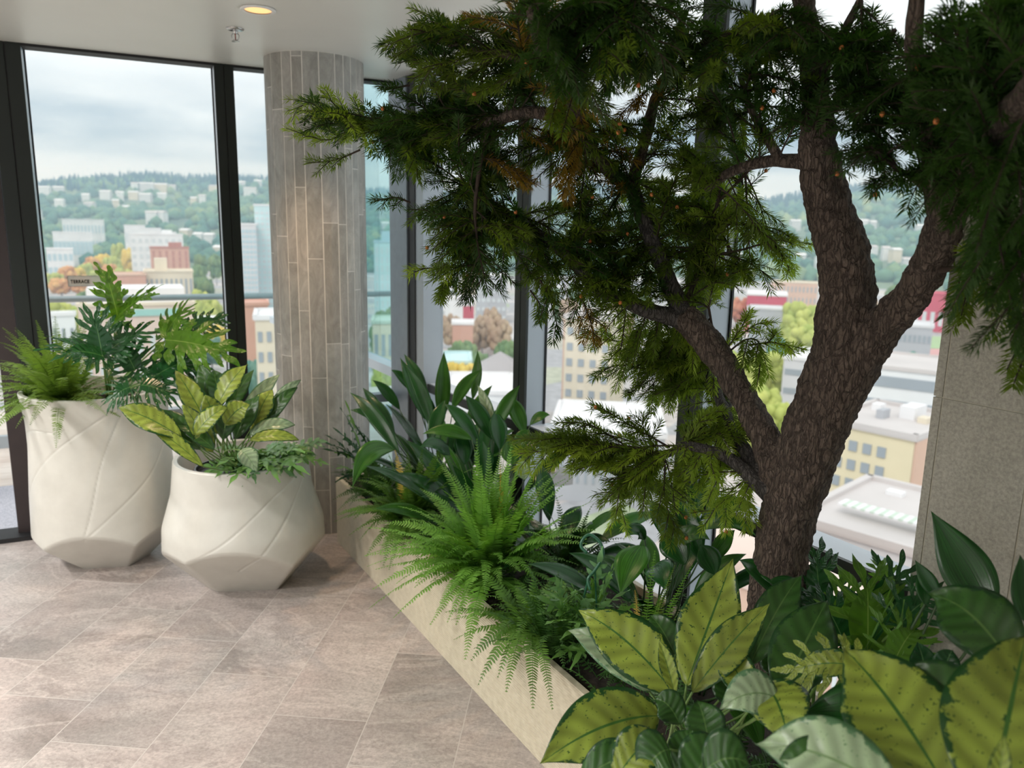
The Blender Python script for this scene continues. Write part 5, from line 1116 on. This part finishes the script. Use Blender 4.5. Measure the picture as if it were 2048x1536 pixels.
    for bs, tp, w, mt, d, nr in [((1735, 1300), (1735, 1170), .17, L_PHILB, 1.80, (-.1, -1, .2)), ((1690, 1290), (1640, 1200), .14, L_PHIL, 1.85, (.2, -1, .2)), ((1640, 1215), (1630, 1110), .15, L_PHIL, 2.0, (.2, -1, .1)), ((1760, 1230), (1800, 1150), .13, L_PHIL, 1.85, (-.3, -.9, .3)), ((1800, 1250), (1860, 1200), .12, L_PHIL, 1.75, (-.3, -.8, .5)),
                                   ((1700, 1330), (1580, 1345), .11, L_AGL, 1.6, (0, -.7, .8)), ((1790, 1320), (1830, 1260), .12, L_PHILB, 1.7, (-.2, -.8, .5)), ((1750, 1380), (1800, 1400), .12, L_PHIL, 1.6, (0, -.6, .8)), ((1670, 1260), (1700, 1180), .11, L_PHILB, 1.95, (0, -1, .1)), ((1780, 1190), (1765, 1130), .07, L_PHILB, 1.95, (0, -1, .1))]:
        split_leaf(t, at(*bs, d), at(*tp, d + .02), w, unit(np.array(nr, float)), mt, rnd, 6, stalk=b + np.array([rnd.uniform(-.05, .05), rnd.uniform(-.05, .05), 0]))
    b = B(-0.98, 1.50, SZ); t = thing('blue_star_fern', b, 'low curly light green fern at the foot of the stone pillar', 'fern')
    for k in range(26):
        tp = (rnd.uniform(1760, 1880), rnd.uniform(1150, 1330)); q = b + np.array([rnd.uniform(-.08, .08), rnd.uniform(-.08, .08), .02]); star_frond(t, q, at(tp[0], tp[1], rnd.uniform(1.65, 1.85)), rnd.uniform(.009, .013), unit(np.array([rnd.uniform(-.4, .4), -.6, .8])), rnd.choice([L_BLUEG, L_FERNB, L_PHIL]), rnd, bend=(0, 0, .04))
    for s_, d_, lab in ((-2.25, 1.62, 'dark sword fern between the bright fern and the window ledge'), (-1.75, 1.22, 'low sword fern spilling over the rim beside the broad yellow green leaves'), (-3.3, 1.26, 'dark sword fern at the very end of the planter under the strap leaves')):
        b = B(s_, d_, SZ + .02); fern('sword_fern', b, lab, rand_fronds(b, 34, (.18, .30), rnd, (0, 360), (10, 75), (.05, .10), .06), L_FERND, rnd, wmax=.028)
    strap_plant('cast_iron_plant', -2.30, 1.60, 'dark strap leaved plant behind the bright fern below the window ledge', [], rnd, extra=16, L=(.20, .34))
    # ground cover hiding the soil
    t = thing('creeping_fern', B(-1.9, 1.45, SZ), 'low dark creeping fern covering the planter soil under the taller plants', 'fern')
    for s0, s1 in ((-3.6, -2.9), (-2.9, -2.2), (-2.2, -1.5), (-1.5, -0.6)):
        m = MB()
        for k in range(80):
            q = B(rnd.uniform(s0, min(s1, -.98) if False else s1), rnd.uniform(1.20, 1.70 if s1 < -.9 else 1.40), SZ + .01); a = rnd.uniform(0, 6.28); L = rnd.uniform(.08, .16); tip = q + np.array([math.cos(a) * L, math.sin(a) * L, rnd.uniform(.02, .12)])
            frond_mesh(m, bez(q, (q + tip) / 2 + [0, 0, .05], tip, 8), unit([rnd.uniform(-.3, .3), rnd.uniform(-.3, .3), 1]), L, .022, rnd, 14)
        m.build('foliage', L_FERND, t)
    # plastic hanger hook left standing among the ferns
    c = at(1196, 1118, 2.35); t = thing('plastic_pot_hanger', at(1165, 1185, 2.36), 'green plastic hanger hook standing up between the bright fern and the lobed fern', 'pot hanger')
    X = unit(np.cross(ray(1190, 1100), UPV)); Z = UPV
    P = [at(1178, 1180, 2.36), at(1176, 1140, 2.36), at(1166, 1120, 2.36)]; hk = [at(x, y, 2.36) for x, y in ((1150, 1180), (1146, 1158), (1160, 1140), (1176, 1110), (1170, 1085), (1152, 1070), (1138, 1076), (1132, 1092), (1144, 1106))]
    hk = [p + (at(1200, 1100, 2.36) - at(1170, 1100, 2.36)) for p in hk]
    m = MB(); m.tube(spline(hk, 6), .0048, 8); m.build('hook', simple('green_plastic', (0.03, 0.13, 0.07), 0.3), t, smooth=True)
    m = MB(); m.tube([hk[1], hk[1] - UPV * .12 - X * .02], .003, 6); m.tube([hk[2], hk[2] - UPV * .16 + X * .012], .003, 6); m.build('strut', simple('green_plastic_strut', (0.03, 0.13, 0.07), 0.3), t)
add_planter_plants()

# ------------------------------------------------------------------ the needle tree
def mat_bark(name, a, b, c, sc=(1, 1, 1)):
    M = Mat(name); t = M.n('TexCoord'); mp = M.n('Mapping'); mp.inputs['Scale'].default_value = (26, 26, 7); M.l(t.outputs['Object'], mp.inputs[0])
    n1 = M.noise(mp.outputs[0], 3.2, 7, .66, 1.6)
    vd = M.n('TexVoronoi', feature='DISTANCE_TO_EDGE'); vd.inputs['Scale'].default_value = 3.2
    av = M.n('VectorMath', operation='ADD'); sc_ = M.n('VectorMath', operation='SCALE'); nn = M.n('TexNoise'); nn.inputs['Scale'].default_value = 2.2; nn.inputs['Detail'].default_value = 5; M.l(mp.outputs[0], nn.inputs['Vector'])
    M.l(nn.outputs['Color'], sc_.inputs[0]); sc_.inputs['Scale'].default_value = 0.9; M.l(mp.outputs[0], av.inputs[0]); M.l(sc_.outputs[0], av.inputs[1]); M.l(av.outputs[0], vd.inputs['Vector'])
    cr = M.ramp(vd.outputs['Distance'], [(0.0, (0.25,) * 3), (0.16, (1,) * 3)])
    col = M.ramp(n1, [(0.3, a), (0.5, b), (0.72, c)]); col = M.mix(M.math('SUBTRACT', 1.0, cr), col, tuple(x * .6 for x in a)); M.col(col); M.set(Roughness=0.85)
    M.bump(M.math('ADD', M.math('MULTIPLY', cr, .6), n1), 1.0, 0.016); return M.m
M_BARK = mat_bark('furrowed_bark', (0.065, 0.046, 0.036), (0.175, 0.13, 0.10), (0.30, 0.235, 0.19))
M_BARKG = mat_bark('grey_limb_bark', (0.055, 0.05, 0.045), (0.12, 0.108, 0.098), (0.20, 0.18, 0.165))
M_TWIG = simple('dark_twig', (0.035, 0.022, 0.015), 0.8)
M_BUD = simple('orange_bud', (0.50, 0.16, 0.04), 0.5)
N_DK = leaf_mat('needles_shaded_green', (0.036, 0.088, 0.016), rough=0.5, trans=0.4, tcol=(1.8, 1.9, .6))  # dark copy for the backlit crown, shade put into the colour
N_MD = leaf_mat('needles_olive_green', (0.12, 0.19, 0.026), rough=0.5, trans=0.5, tcol=(1.7, 1.7, .6))
N_LT = leaf_mat('needles_lit_green', (0.27, 0.37, 0.05), rough=0.5, trans=0.52, tcol=(1.4, 1.5, .6))  # bright copy for sprays in daylight, light put into the colour
N_YL = leaf_mat('needles_yellowed', (0.26, 0.17, 0.02), rough=0.55, trans=0.35, tcol=(1.3, 1.1, .6))

class Needles:
    """collects needles as arrays: one kite of two triangles each"""
    def __init__(s): s.V = []; s.n = 0
    def twig(s, P, rnd, nl=0.024, nw=0.0017, step=0.0040, flat=0.65):
        P = np.asarray(P, float); seg = np.linalg.norm(np.diff(P, axis=0), axis=1); cum = np.concatenate([[0], np.cumsum(seg)]); tot = cum[-1]
        k = max(4, int(tot / step)); d = np.linspace(tot * .02, tot, k); C = np.stack([np.interp(d, cum, P[:, i]) for i in range(3)], 1)
        T = np.gradient(P, axis=0); T /= np.linalg.norm(T, axis=1)[:, None]; TT = np.stack([np.interp(d, cum, T[:, i]) for i in range(3)], 1); TT /= np.linalg.norm(TT, axis=1)[:, None]
        ref = np.array([rnd.uniform(-.3, .3), rnd.uniform(-.3, .3), 1.0]); S = np.cross(TT, ref); S /= np.linalg.norm(S, axis=1)[:, None] + 1e-9; N_ = np.cross(S, TT)
        for sg in (-1, 1, 0):
            r = NPR.random(k)
            if sg == 0: ang = (NPR.random(k) * 1.6 - .8) + np.where(NPR.random(k) < .8, np.pi / 2, -np.pi / 2)
            else: ang = np.where(sg > 0, 0, np.pi) + (NPR.random(k) - .5) * (1.5 * flat)
            rad = S * np.cos(ang)[:, None] + N_ * np.sin(ang)[:, None]
            fw = 0.48 + .25 * NPR.random(k) + .6 * (d / tot) ** 4; dr = rad + TT * fw[:, None]; dr /= np.linalg.norm(dr, axis=1)[:, None]
            ln = nl * (0.75 + .4 * r) * np.minimum(1, .45 + 4 * (1 - d / tot) + .3)
            q = np.cross(dr, N_ + rad * .3); q /= np.linalg.norm(q, axis=1)[:, None] + 1e-9; sag = -UPV * .12 + TT * .22
            A0 = C; M0 = C + dr * (ln * .5)[:, None]; E0 = C + dr * ln[:, None] + sag * (ln * .6)[:, None]
            s.V.append(np.stack([A0, M0 + q * nw, E0, M0 - q * nw], 1)); s.n += k
    def build(s, name, mat, parent):
        V = np.concatenate(s.V).reshape(-1, 3) - np.array(parent.location)[None, :] if False else np.concatenate(s.V).reshape(-1, 3)
        n = len(V) // 4; me = bpy.data.meshes.new(name); me.vertices.add(len(V)); me.vertices.foreach_set('co', V.ravel())
        me.loops.add(n * 4); me.loops.foreach_set('vertex_index', np.arange(n * 4, dtype=np.int32)); me.polygons.add(n); me.polygons.foreach_set('loop_start', np.arange(0, n * 4, 4, dtype=np.int32))
        ul = me.uv_layers.new(name='UVMap'); ul.data.foreach_set('uv', np.tile(np.array([.3, 0, .8, .5, .3, 1, .2, .5]), n)); me.materials.append(mat); me.update(calc_edges=True); me.validate()
        o = bpy.data.objects.new(name, me); COL.objects.link(o); o.parent = parent; o.location = -Vector(parent.location); return o
NPR = np.random.default_rng(4)

def add_tree():
    rnd = random.Random(13)
    root = atz(1560, 1330, SZ); root = at(1557, 1200, 2.04)
    t = thing('needle_tree', (root[0], root[1], PH - .03), 'tall branching needle leaved tree with furrowed brown bark growing out of the window planter', 'tree')
    def L_(pts): return [at(x, y, d) for x, y, d in pts]
    # trunk and the heavy fork, merged and roughened
    tr = MB()
    def limb(mb, pts, r, seg=22, rough=.22, per=14, sc=26): mb.tube(spline(L_(pts), per), np.interp(np.linspace(0, 1, (len(pts) - 1) * per + 1), np.linspace(0, 1, len(r)), r), seg, rough=rough, rseed=rnd.uniform(0, 50), rscale=sc)
    limb(tr, [(1548, 1330, 2.10), (1555, 1200, 2.03), (1563, 1100, 2.0), (1590, 980, 1.95), (1635, 850, 1.90), (1680, 740, 1.86), (1700, 680, 1.85)], [.075, .067, .062, .066, .070, .074, .066], 40, .10, 16)
    limb(tr, [(1675, 745, 1.86), (1688, 640, 1.84), (1692, 540, 1.83), (1660, 420, 1.84), (1638, 310, 1.85), (1632, 200, 1.85), (1620, 90, 1.84), (1600, -40, 1.82)], [.062, .058, .056, .048, .042, .028, .024, .020], 30, .10)
    limb(tr, [(1700, 745, 1.86), (1760, 660, 1.80), (1830, 580, 1.74), (1872, 500, 1.68), (1890, 440, 1.64)], [.056, .040, .034, .034, .034], 28, .10)
    # limb towards the left, growing from the trunk's flank
    limb(tr, [(1560, 960, 1.95), (1528, 870, 1.96), (1478, 780, 1.98), (1420, 690, 2.0), (1368, 630, 2.02)], [.046, .036, .034, .036, .038], 26, .12)
    o = tr.build('trunk', M_BARK, t, smooth=True)
    rm = o.modifiers.new('merge', 'REMESH'); rm.mode = 'VOXEL'; rm.voxel_size = 0.0045; rm.use_smooth_shade = True
    sm = o.modifiers.new('soften', 'SMOOTH'); sm.factor = .6; sm.iterations = 4
    tx = bpy.data.textures.new('bark_ridges', 'CLOUDS'); tx.noise_scale = 0.022; tx.noise_depth = 3
    dp = o.modifiers.new('ridges', 'DISPLACE'); dp.texture = tx; dp.strength = 0.015; dp.mid_level = .5; dp.texture_coords = 'LOCAL'
    limbs = []
    def branch(pts, r, mat=M_BARKG, seg=14, rough=.18, foliage=True):
        m = MB(); limb(m, pts, r, seg, rough, 8, 34); m.build('branch', mat, t, smooth=True)
        P = spline(L_(pts), 6); limbs.append(P); return P
    B1 = M_BARK
    branch([(1890, 445, 1.64), (1868, 380, 1.64), (1862, 300, 1.63), (1845, 200, 1.60), (1828, 100, 1.57), (1835, -30, 1.55)], [.024, .020, .017, .016, .015, .012], B1)
    branch([(1890, 445, 1.64), (1925, 380, 1.55), (1965, 310, 1.45), (2020, 240, 1.35), (2090, 170, 1.28)], [.030, .027, .026, .027, .026], B1)
    branch([(1640, 330, 1.85), (1590, 322, 1.87), (1520, 325, 1.9), (1460, 345, 1.92), (1412, 380, 1.95)], [.020, .016, .013, .011, .008], B1)
    branch([(1560, 322, 1.88), (1530, 265, 1.9), (1500, 215, 1.9), (1480, 150, 1.9)], [.012, .010, .008, .006], B1)
    branch([(1368, 635, 2.02), (1330, 545, 2.02), (1292, 450, 2.02), (1262, 372, 2.02)], [.026, .021, .019, .018], M_BARKG)
    branch([(1262, 375, 2.02), (1290, 280, 2.0), (1310, 200, 1.98), (1345, 120, 1.95), (1370, 20, 1.93)], [.016, .014, .013, .011, .008], B1)
    branch([(1265, 378, 2.02), (1222, 345, 1.98), (1175, 290, 1.9), (1130, 240, 1.82), (1060, 225, 1.8), (985, 242, 1.85), (900, 262, 1.95), (800, 262, 2.1), (700, 258, 2.2)], [.018, .016, .015, .015, .014, .012, .009, .006, .004], B1)
    branch([(1185, 285, 1.92), (1150, 215, 1.8), (1105, 140, 1.7), (1075, 60, 1.6), (1060, -30, 1.5)], [.017, .016, .015, .014, .012], B1)
    branch([(1375, 640, 2.02), (1310, 625, 2.0), (1240, 598, 1.98), (1190, 570, 1.96), (1120, 500, 1.96), (1045, 450, 1.98), (985, 410, 2.0), (930, 375, 2.05)], [.026, .021, .019, .017, .015, .015, .012, .008], M_BARKG)
    branch([(1545, 980, 1.95), (1500, 920, 1.98), (1462, 860, 2.0), (1440, 800, 2.05), (1412, 745, 2.1), (1370, 690, 2.14), (1352, 670, 2.15)], [.024, .020, .016, .014, .011, .007, .004], M_BARKG)
    branch([(1458, 850, 2.0), (1454, 790, 2.1), (1440, 740, 2.2)], [.012, .010, .006], M_BARKG)
    branch([(1540, 990, 1.95), (1470, 925, 1.95), (1420, 902, 1.94), (1370, 892, 1.94), (1340, 906, 1.95), (1300, 925, 1.96)], [.022, .016, .013, .011, .009, .005], M_BARKG)
    branch([(1375, 600, 2.02), (1390, 560, 2.05), (1412, 505, 2.06), (1425, 450, 2.06), (1440, 380, 2.05)], [.008, .007, .006, .005, .004], M_TWIG, 8)
    branch([(1408, 503, 2.06), (1440, 508, 2.05), (1490, 498, 2.04)], [.005, .004, .003], M_TWIG, 8)
    branch([(1425, 470, 2.06), (1460, 448, 2.05), (1500, 450, 2.03)], [.005, .004, .003], M_TWIG, 8)
    branch([(1440, 400, 2.05), (1480, 360, 2.02), (1510, 325, 1.98)], [.004, .004, .004], M_TWIG, 8)
    branch([(1445, 770, 2.0), (1432, 700, 2.0), (1415, 600, 2.02)], [.004, .004, .003], M_TWIG, 8)
    branch([(1880, 540, 1.66), (1915, 538, 1.62), (1960, 545, 1.58), (2010, 570, 1.55)], [.006, .005, .004, .003], M_TWIG, 8)
    branch([(1995, 230, 1.4), (1975, 380, 1.38), (2020, 430, 1.35)], [.012, .009, .004], M_TWIG, 8)
    branch([(1862, 390, 1.64), (1830, 360, 1.62), (1790, 335, 1.6), (1740, 290, 1.6)], [.007, .006, .005, .004], M_TWIG, 8)
    branch([(1640, 250, 1.85), (1700, 180, 1.8), (1740, 130, 1.75), (1790, 60, 1.7)], [.008, .007, .006, .005], M_TWIG, 8)
    branch([(1630, 180, 1.85), (1690, 60, 1.8), (1730, -20, 1.8)], [.010, .008, .006], B1, 10)
    branch([(1330, 160, 1.96), (1400, 90, 1.85), (1480, 60, 1.8), (1560, 20, 1.75)], [.008, .007, .006, .004], M_TWIG, 8)
    branch([(1900, 400, 1.6), (1905, 250, 1.55), (1930, 150, 1.5), (1960, 40, 1.45)], [.008, .008, .007, .005], M_TWIG, 8)
    branch([(1105, 140, 1.7), (1010, 110, 1.75), (900, 90, 1.85), (820, 60, 1.95)], [.010, .008, .006, .004], B1, 10)
    branch([(1075, 60, 1.6), (1180, 20, 1.6), (1280, -10, 1.6)], [.008, .007, .005], B1, 10)
    branch([(980, 243, 1.85), (960, 330, 1.85), (950, 420, 1.88), (955, 490, 1.9)], [.006, .005, .004, .003], M_TWIG, 8)

    allP = np.concatenate(limbs); 
    # zones: polygon in the view, depth range, how many sprays, needle colour mix, droop
    Z = [
      ([(600, 195), (760, 215), (900, 235), (900, 330), (760, 345), (640, 325), (590, 260)], (2.0, 2.3), 15, (N_DK, N_MD, N_LT), .3, 1.0),
      ([(770, 20), (900, 0), (1060, 0), (1060, 180), (900, 210), (770, 150)], (1.75, 2.1), 34, (N_DK, N_DK, N_MD), .3, 1.0),
      ([(760, 150), (960, 190), (1020, 330), (960, 430), (800, 400), (750, 330)], (1.85, 2.15), 38, (N_DK, N_DK, N_MD), .3, 1.0),
      ([(830, 400), (1020, 420), (1050, 520), (960, 600), (860, 560)], (1.9, 2.1), 26, (N_DK, N_MD, N_MD), .5, 1.0),
      ([(1040, 440), (1180, 420), (1230, 560), (1150, 650), (1080, 600)], (1.85, 2.05), 24, (N_DK, N_MD, N_MD), .6, 1.0),
      ([(1000, -20), (1240, -20), (1290, 120), (1200, 240), (1080, 190)], (1.45, 1.8), 26, (N_DK, N_YL, N_MD, N_DK), .3, 1.1),
      ([(1240, 0), (1600, 0), (1600, 120), (1420, 190), (1260, 170)], (1.6, 1.95), 36, (N_DK, N_MD, N_DK), .3, 1.0),
      ([(1060, 240), (1240, 230), (1270, 400), (1130, 420), (1040, 340)], (1.8, 2.05), 24, (N_DK, N_YL, N_MD), .4, 1.0),
      ([(1260, 180), (1440, 180), (1560, 260), (1480, 330), (1380, 360), (1290, 330)], (1.85, 2.1), 22, (N_DK, N_MD, N_MD), .4, 1.0),
      ([(1300, 330), (1440, 330), (1430, 560), (1360, 600), (1310, 500)], (2.0, 2.2), 24, (N_MD, N_MD, N_LT), .7, 1.0),
      ([(1120, 430), (1300, 420), (1320, 560), (1220, 600)], (1.95, 2.15), 18, (N_MD, N_MD, N_DK), .6, 1.0),
      ([(1440, 350), (1500, 440), (1610, 490), (1560, 560), (1440, 590), (1420, 480)], (2.0, 2.1), 12, (N_MD, N_LT, N_LT), .8, .9),
      ([(1160, 640), (1330, 640), (1420, 760), (1300, 800), (1200, 760)], (2.05, 2.25), 24, (N_LT, N_MD, N_LT), .4, 1.0),
      ([(1330, 660), (1400, 700), (1440, 800), (1360, 760)], (2.1, 2.25), 8, (N_LT, N_MD), .7, .9),
      ([(1600, 60), (1800, 0), (1840, 200), (1780, 340), (1640, 260)], (1.6, 1.9), 34, (N_DK, N_DK), .3, 1.0),
      ([(1840, 0), (2060, -20), (2060, 200), (1960, 240), (1860, 160)], (1.3, 1.55), 34, (N_DK, N_DK), .4, 1.1),  # dark needle copy alone, shading this near part by colour
      ([(1960, 260), (2060, 250), (2060, 700), (2010, 620), (1950, 400)], (1.25, 1.45), 12, (N_DK,), 1.2, 1.0),
      ([(1020, 870), (1150, 830), (1330, 890), (1350, 960), (1160, 960)], (1.85, 2.05), 12, (N_MD, N_LT, N_LT), .1, 1.0),
      ([(1190, 900), (1420, 900), (1440, 1030), (1340, 1100), (1200, 1030)], (1.9, 2.15), 15, (N_MD, N_LT, N_LT), 1.1, 1.0),
      ([(1380, 760), (1500, 760), (1500, 880), (1420, 860)], (2.0, 2.1), 8, (N_MD, N_LT), .5, .9),
    ]
    def inside(x, y, poly):
        c = False; j = len(poly) - 1
        for i in range(len(poly)):
            xi, yi = poly[i]; xj, yj = poly[j]
            if (yi > y) != (yj > y) and x < (xj - xi) * (y - yi) / (yj - yi) + xi: c = not c
            j = i
        return c
    bins = {}; stems = MB(); tips = []
    def spray(P, mat, L, dens=1.0):
        """P: woody spine; side twigs in a flattened fan, all clothed in needles"""
        nd = bins.setdefault(mat.name, (Needles(), mat))[0]
        n = len(P); T = unit(P[-1] - P[n // 2]); seg = np.linalg.norm(np.diff(P, axis=0), axis=1).sum()
        k0 = int(n * max(0, 1 - L / seg)) if seg > L else 0
        nd.twig(P[k0:], rnd); stems.tube(P, np.linspace(.0026, .0011, n), 4)
        side = unit(np.cross(T, np.array([rnd.uniform(-.5, .5), rnd.uniform(-.5, .5), 1.])))
        cnt = rnd.randint(4, 6)
        for i in range(cnt):
            f = .15 + .75 * i / cnt + rnd.uniform(-.04, .04); q = P[min(n - 2, k0 + int(f * (n - k0)))]; sg = 1 if i % 2 else -1
            ln = L * rnd.uniform(.38, .58) * (1.15 - f * .6); dr = unit(T * .9 + side * sg * rnd.uniform(.7, 1.1) + UPV * rnd.uniform(-.25, .15)); e = q + dr * ln - UPV * ln * rnd.uniform(.05, .25)
            Q = bez(q, q + dr * ln * .55, e, 6); stems.tube(Q, np.linspace(.0016, .0008, 6), 4); nd.twig(Q, rnd)
            if rnd.random() < .35:
                q2 = Q[2]; d2 = unit(dr + T * .6 * sg + side * .3); nd.twig(bez(q2, q2 + d2 * ln * .25, q2 + d2 * ln * .5 - UPV * .005, 5), rnd)
            tips.append(e)
    for poly, (d0, d1), cnt, mats, droop, sc in Z:
        xs = [p[0] for p in poly]; ys = [p[1] for p in poly]; done = 0; cpx = sum(xs) / len(xs)
        while done < cnt:
            x, y = rnd.uniform(min(xs), max(xs)), rnd.uniform(min(ys), max(ys))
            if not inside(x, y, poly): continue
            done += 1; tip = at(x, y, rnd.uniform(d0, d1)); dist = np.linalg.norm(allP - tip, axis=1); k = np.argsort(dist)[int(abs(rnd.gauss(0, 4)))]; a = allP[k]
            L = rnd.uniform(.15, .23) * sc; v = tip - a; dl = np.linalg.norm(v)
            if dl < .10: a = allP[np.argsort(np.abs(dist - .2))[rnd.randint(0, 6)]]; v = tip - a; dl = np.linalg.norm(v)
            P = bez(a, a + v * .5 + UPV * dl * (.10 + .05 * droop) + np.array([rnd.uniform(-1, 1), rnd.uniform(-1, 1), 0]) * dl * .08, tip - UPV * .03 * droop, 16)
            spray(P, rnd.choice(mats), L)
    # named sprays that stand out against the window and the column
    H = [([(690, 250, 2.2), (640, 205, 2.22), (575, 222, 2.25)], N_LT), ([(700, 262, 2.2), (650, 280, 2.2), (572, 256, 2.2)], N_LT), ([(760, 250, 2.15), (690, 225, 2.2), (640, 180, 2.2)], N_LT), ([(720, 300, 2.15), (670, 320, 2.2), (615, 326, 2.2)], N_MD), ([(820, 100, 1.95), (790, 80, 1.95), (760, 92, 1.95)], N_DK), ([(820, 170, 1.95), (790, 175, 1.95), (755, 172, 1.95)], N_DK),
         ([(820, 405, 1.98), (790, 395, 2.0), (748, 403, 2.0)], N_DK), ([(950, 530, 1.95), (890, 535, 1.96), (815, 538, 1.97)], N_LT), ([(900, 545, 1.95), (885, 575, 1.95), (880, 600, 1.95)], N_MD), ([(1080, 560, 1.9), (1100, 600, 1.9), (1120, 672, 1.9)], N_DK), ([(1060, 580, 1.92), (1080, 610, 1.92), (1085, 640, 1.92)], N_MD), ([(1160, 590, 1.9), (1180, 640, 1.9), (1190, 690, 1.9)], N_YL),
         ([(1460, 448, 2.05), (1540, 455, 2.04), (1590, 480, 2.02)], N_MD), ([(1490, 498, 2.04), (1560, 480, 2.02), (1636, 492, 2.0)], N_LT), ([(1430, 510, 2.05), (1470, 530, 2.04), (1508, 568, 2.03)], N_LT), ([(1540, 480, 2.02), (1570, 520, 2.02), (1582, 552, 2.02)], N_LT), ([(1420, 520, 2.05), (1435, 560, 2.05), (1430, 585, 2.05)], N_LT),
         ([(1445, 710, 2.0), (1480, 660, 1.99), (1500, 620, 1.98)], N_LT), ([(1470, 680, 2.0), (1510, 650, 1.99), (1540, 645, 1.98)], N_LT), ([(1445, 715, 2.0), (1490, 680, 1.98), (1520, 690, 1.97), (1518, 765, 1.97)], N_MD), ([(1500, 690, 1.98), (1550, 685, 1.97), (1605, 698, 1.96)], N_LT), ([(1530, 690, 1.98), (1545, 675, 1.98), (1548, 665, 1.98)], N_LT),
         ([(1270, 690, 2.1), (1220, 680, 2.1), (1155, 675, 2.1)], N_LT), ([(1300, 740, 2.12), (1240, 730, 2.1), (1180, 750, 2.1)], N_MD), ([(1290, 760, 2.1), (1270, 780, 2.1), (1255, 785, 2.1)], N_MD), ([(1340, 790, 2.05), (1360, 770, 2.05), (1310, 790, 2.05)], N_MD), ([(1340, 895, 1.95), (1260, 850, 1.95), (1180, 805, 1.96)], N_MD), ([(1310, 915, 1.95), (1180, 880, 1.93), (1022, 878, 1.92)], N_MD), ([(1250, 890, 1.94), (1180, 850, 1.94), (1120, 845, 1.94)], N_MD),
         ([(1330, 925, 1.95), (1290, 860, 1.97), (1285, 830, 1.97)], N_MD), ([(1180, 880, 1.93), (1100, 900, 1.92), (1035, 908, 1.92)], N_LT), ([(1330, 920, 1.95), (1260, 960, 1.94), (1200, 1010, 1.93)], N_MD), ([(1330, 930, 1.95), (1330, 1000, 1.94), (1360, 1080, 1.93)], N_MD), ([(1370, 895, 1.95), (1400, 840, 1.98), (1440, 820, 2.0)], N_LT), ([(1880, 540, 1.66), (1930, 540, 1.6), (1935, 600, 1.58), (1915, 618, 1.58)], N_MD),
         ([(1915, 538, 1.62), (1970, 560, 1.58), (1985, 620, 1.57)], N_MD), ([(1960, 545, 1.58), (2020, 580, 1.53), (2045, 700, 1.5), (2040, 742, 1.5)], N_MD), ([(1980, 545, 1.58), (1960, 520, 1.58), (1925, 500, 1.58)], N_LT), ([(1960, 545, 1.58), (2000, 500, 1.55), (2050, 470, 1.52)], N_MD), ([(1740, 290, 1.6), (1770, 350, 1.6), (1740, 370, 1.6)], N_DK), ([(1800, 340, 1.6), (1760, 300, 1.6), (1700, 320, 1.6)], N_DK), ([(1790, 335, 1.6), (1830, 355, 1.58), (1740, 372, 1.58)], N_DK)]
    for pts, mt in H:
        P = spline(L_(pts), 6); spray(P, mt, np.linalg.norm(np.diff(P, axis=0), axis=1).sum() * .8)
    for nd, mt in bins.values(): nd.build('needle_spray', mt, t)
    stems.build('twig', M_TWIG, t); 
    bm_ = MB(); bm_.lathe([(0, -.004), (.0035, -.003), (.0048, .001), (.003, .005), (0, .006)], (0, 0, 0), 8); o = bm_.build('bud', M_BUD, t, smooth=True); me = o.data; bpy.data.objects.remove(o)
    for e in rnd.sample(tips, 80):
        o = bpy.data.objects.new('bud', me); COL.objects.link(o); o.parent = t; o.location = Vector(e) - t.location
    print('needles', sum(b[0].n for b in bins.values()))
add_tree()
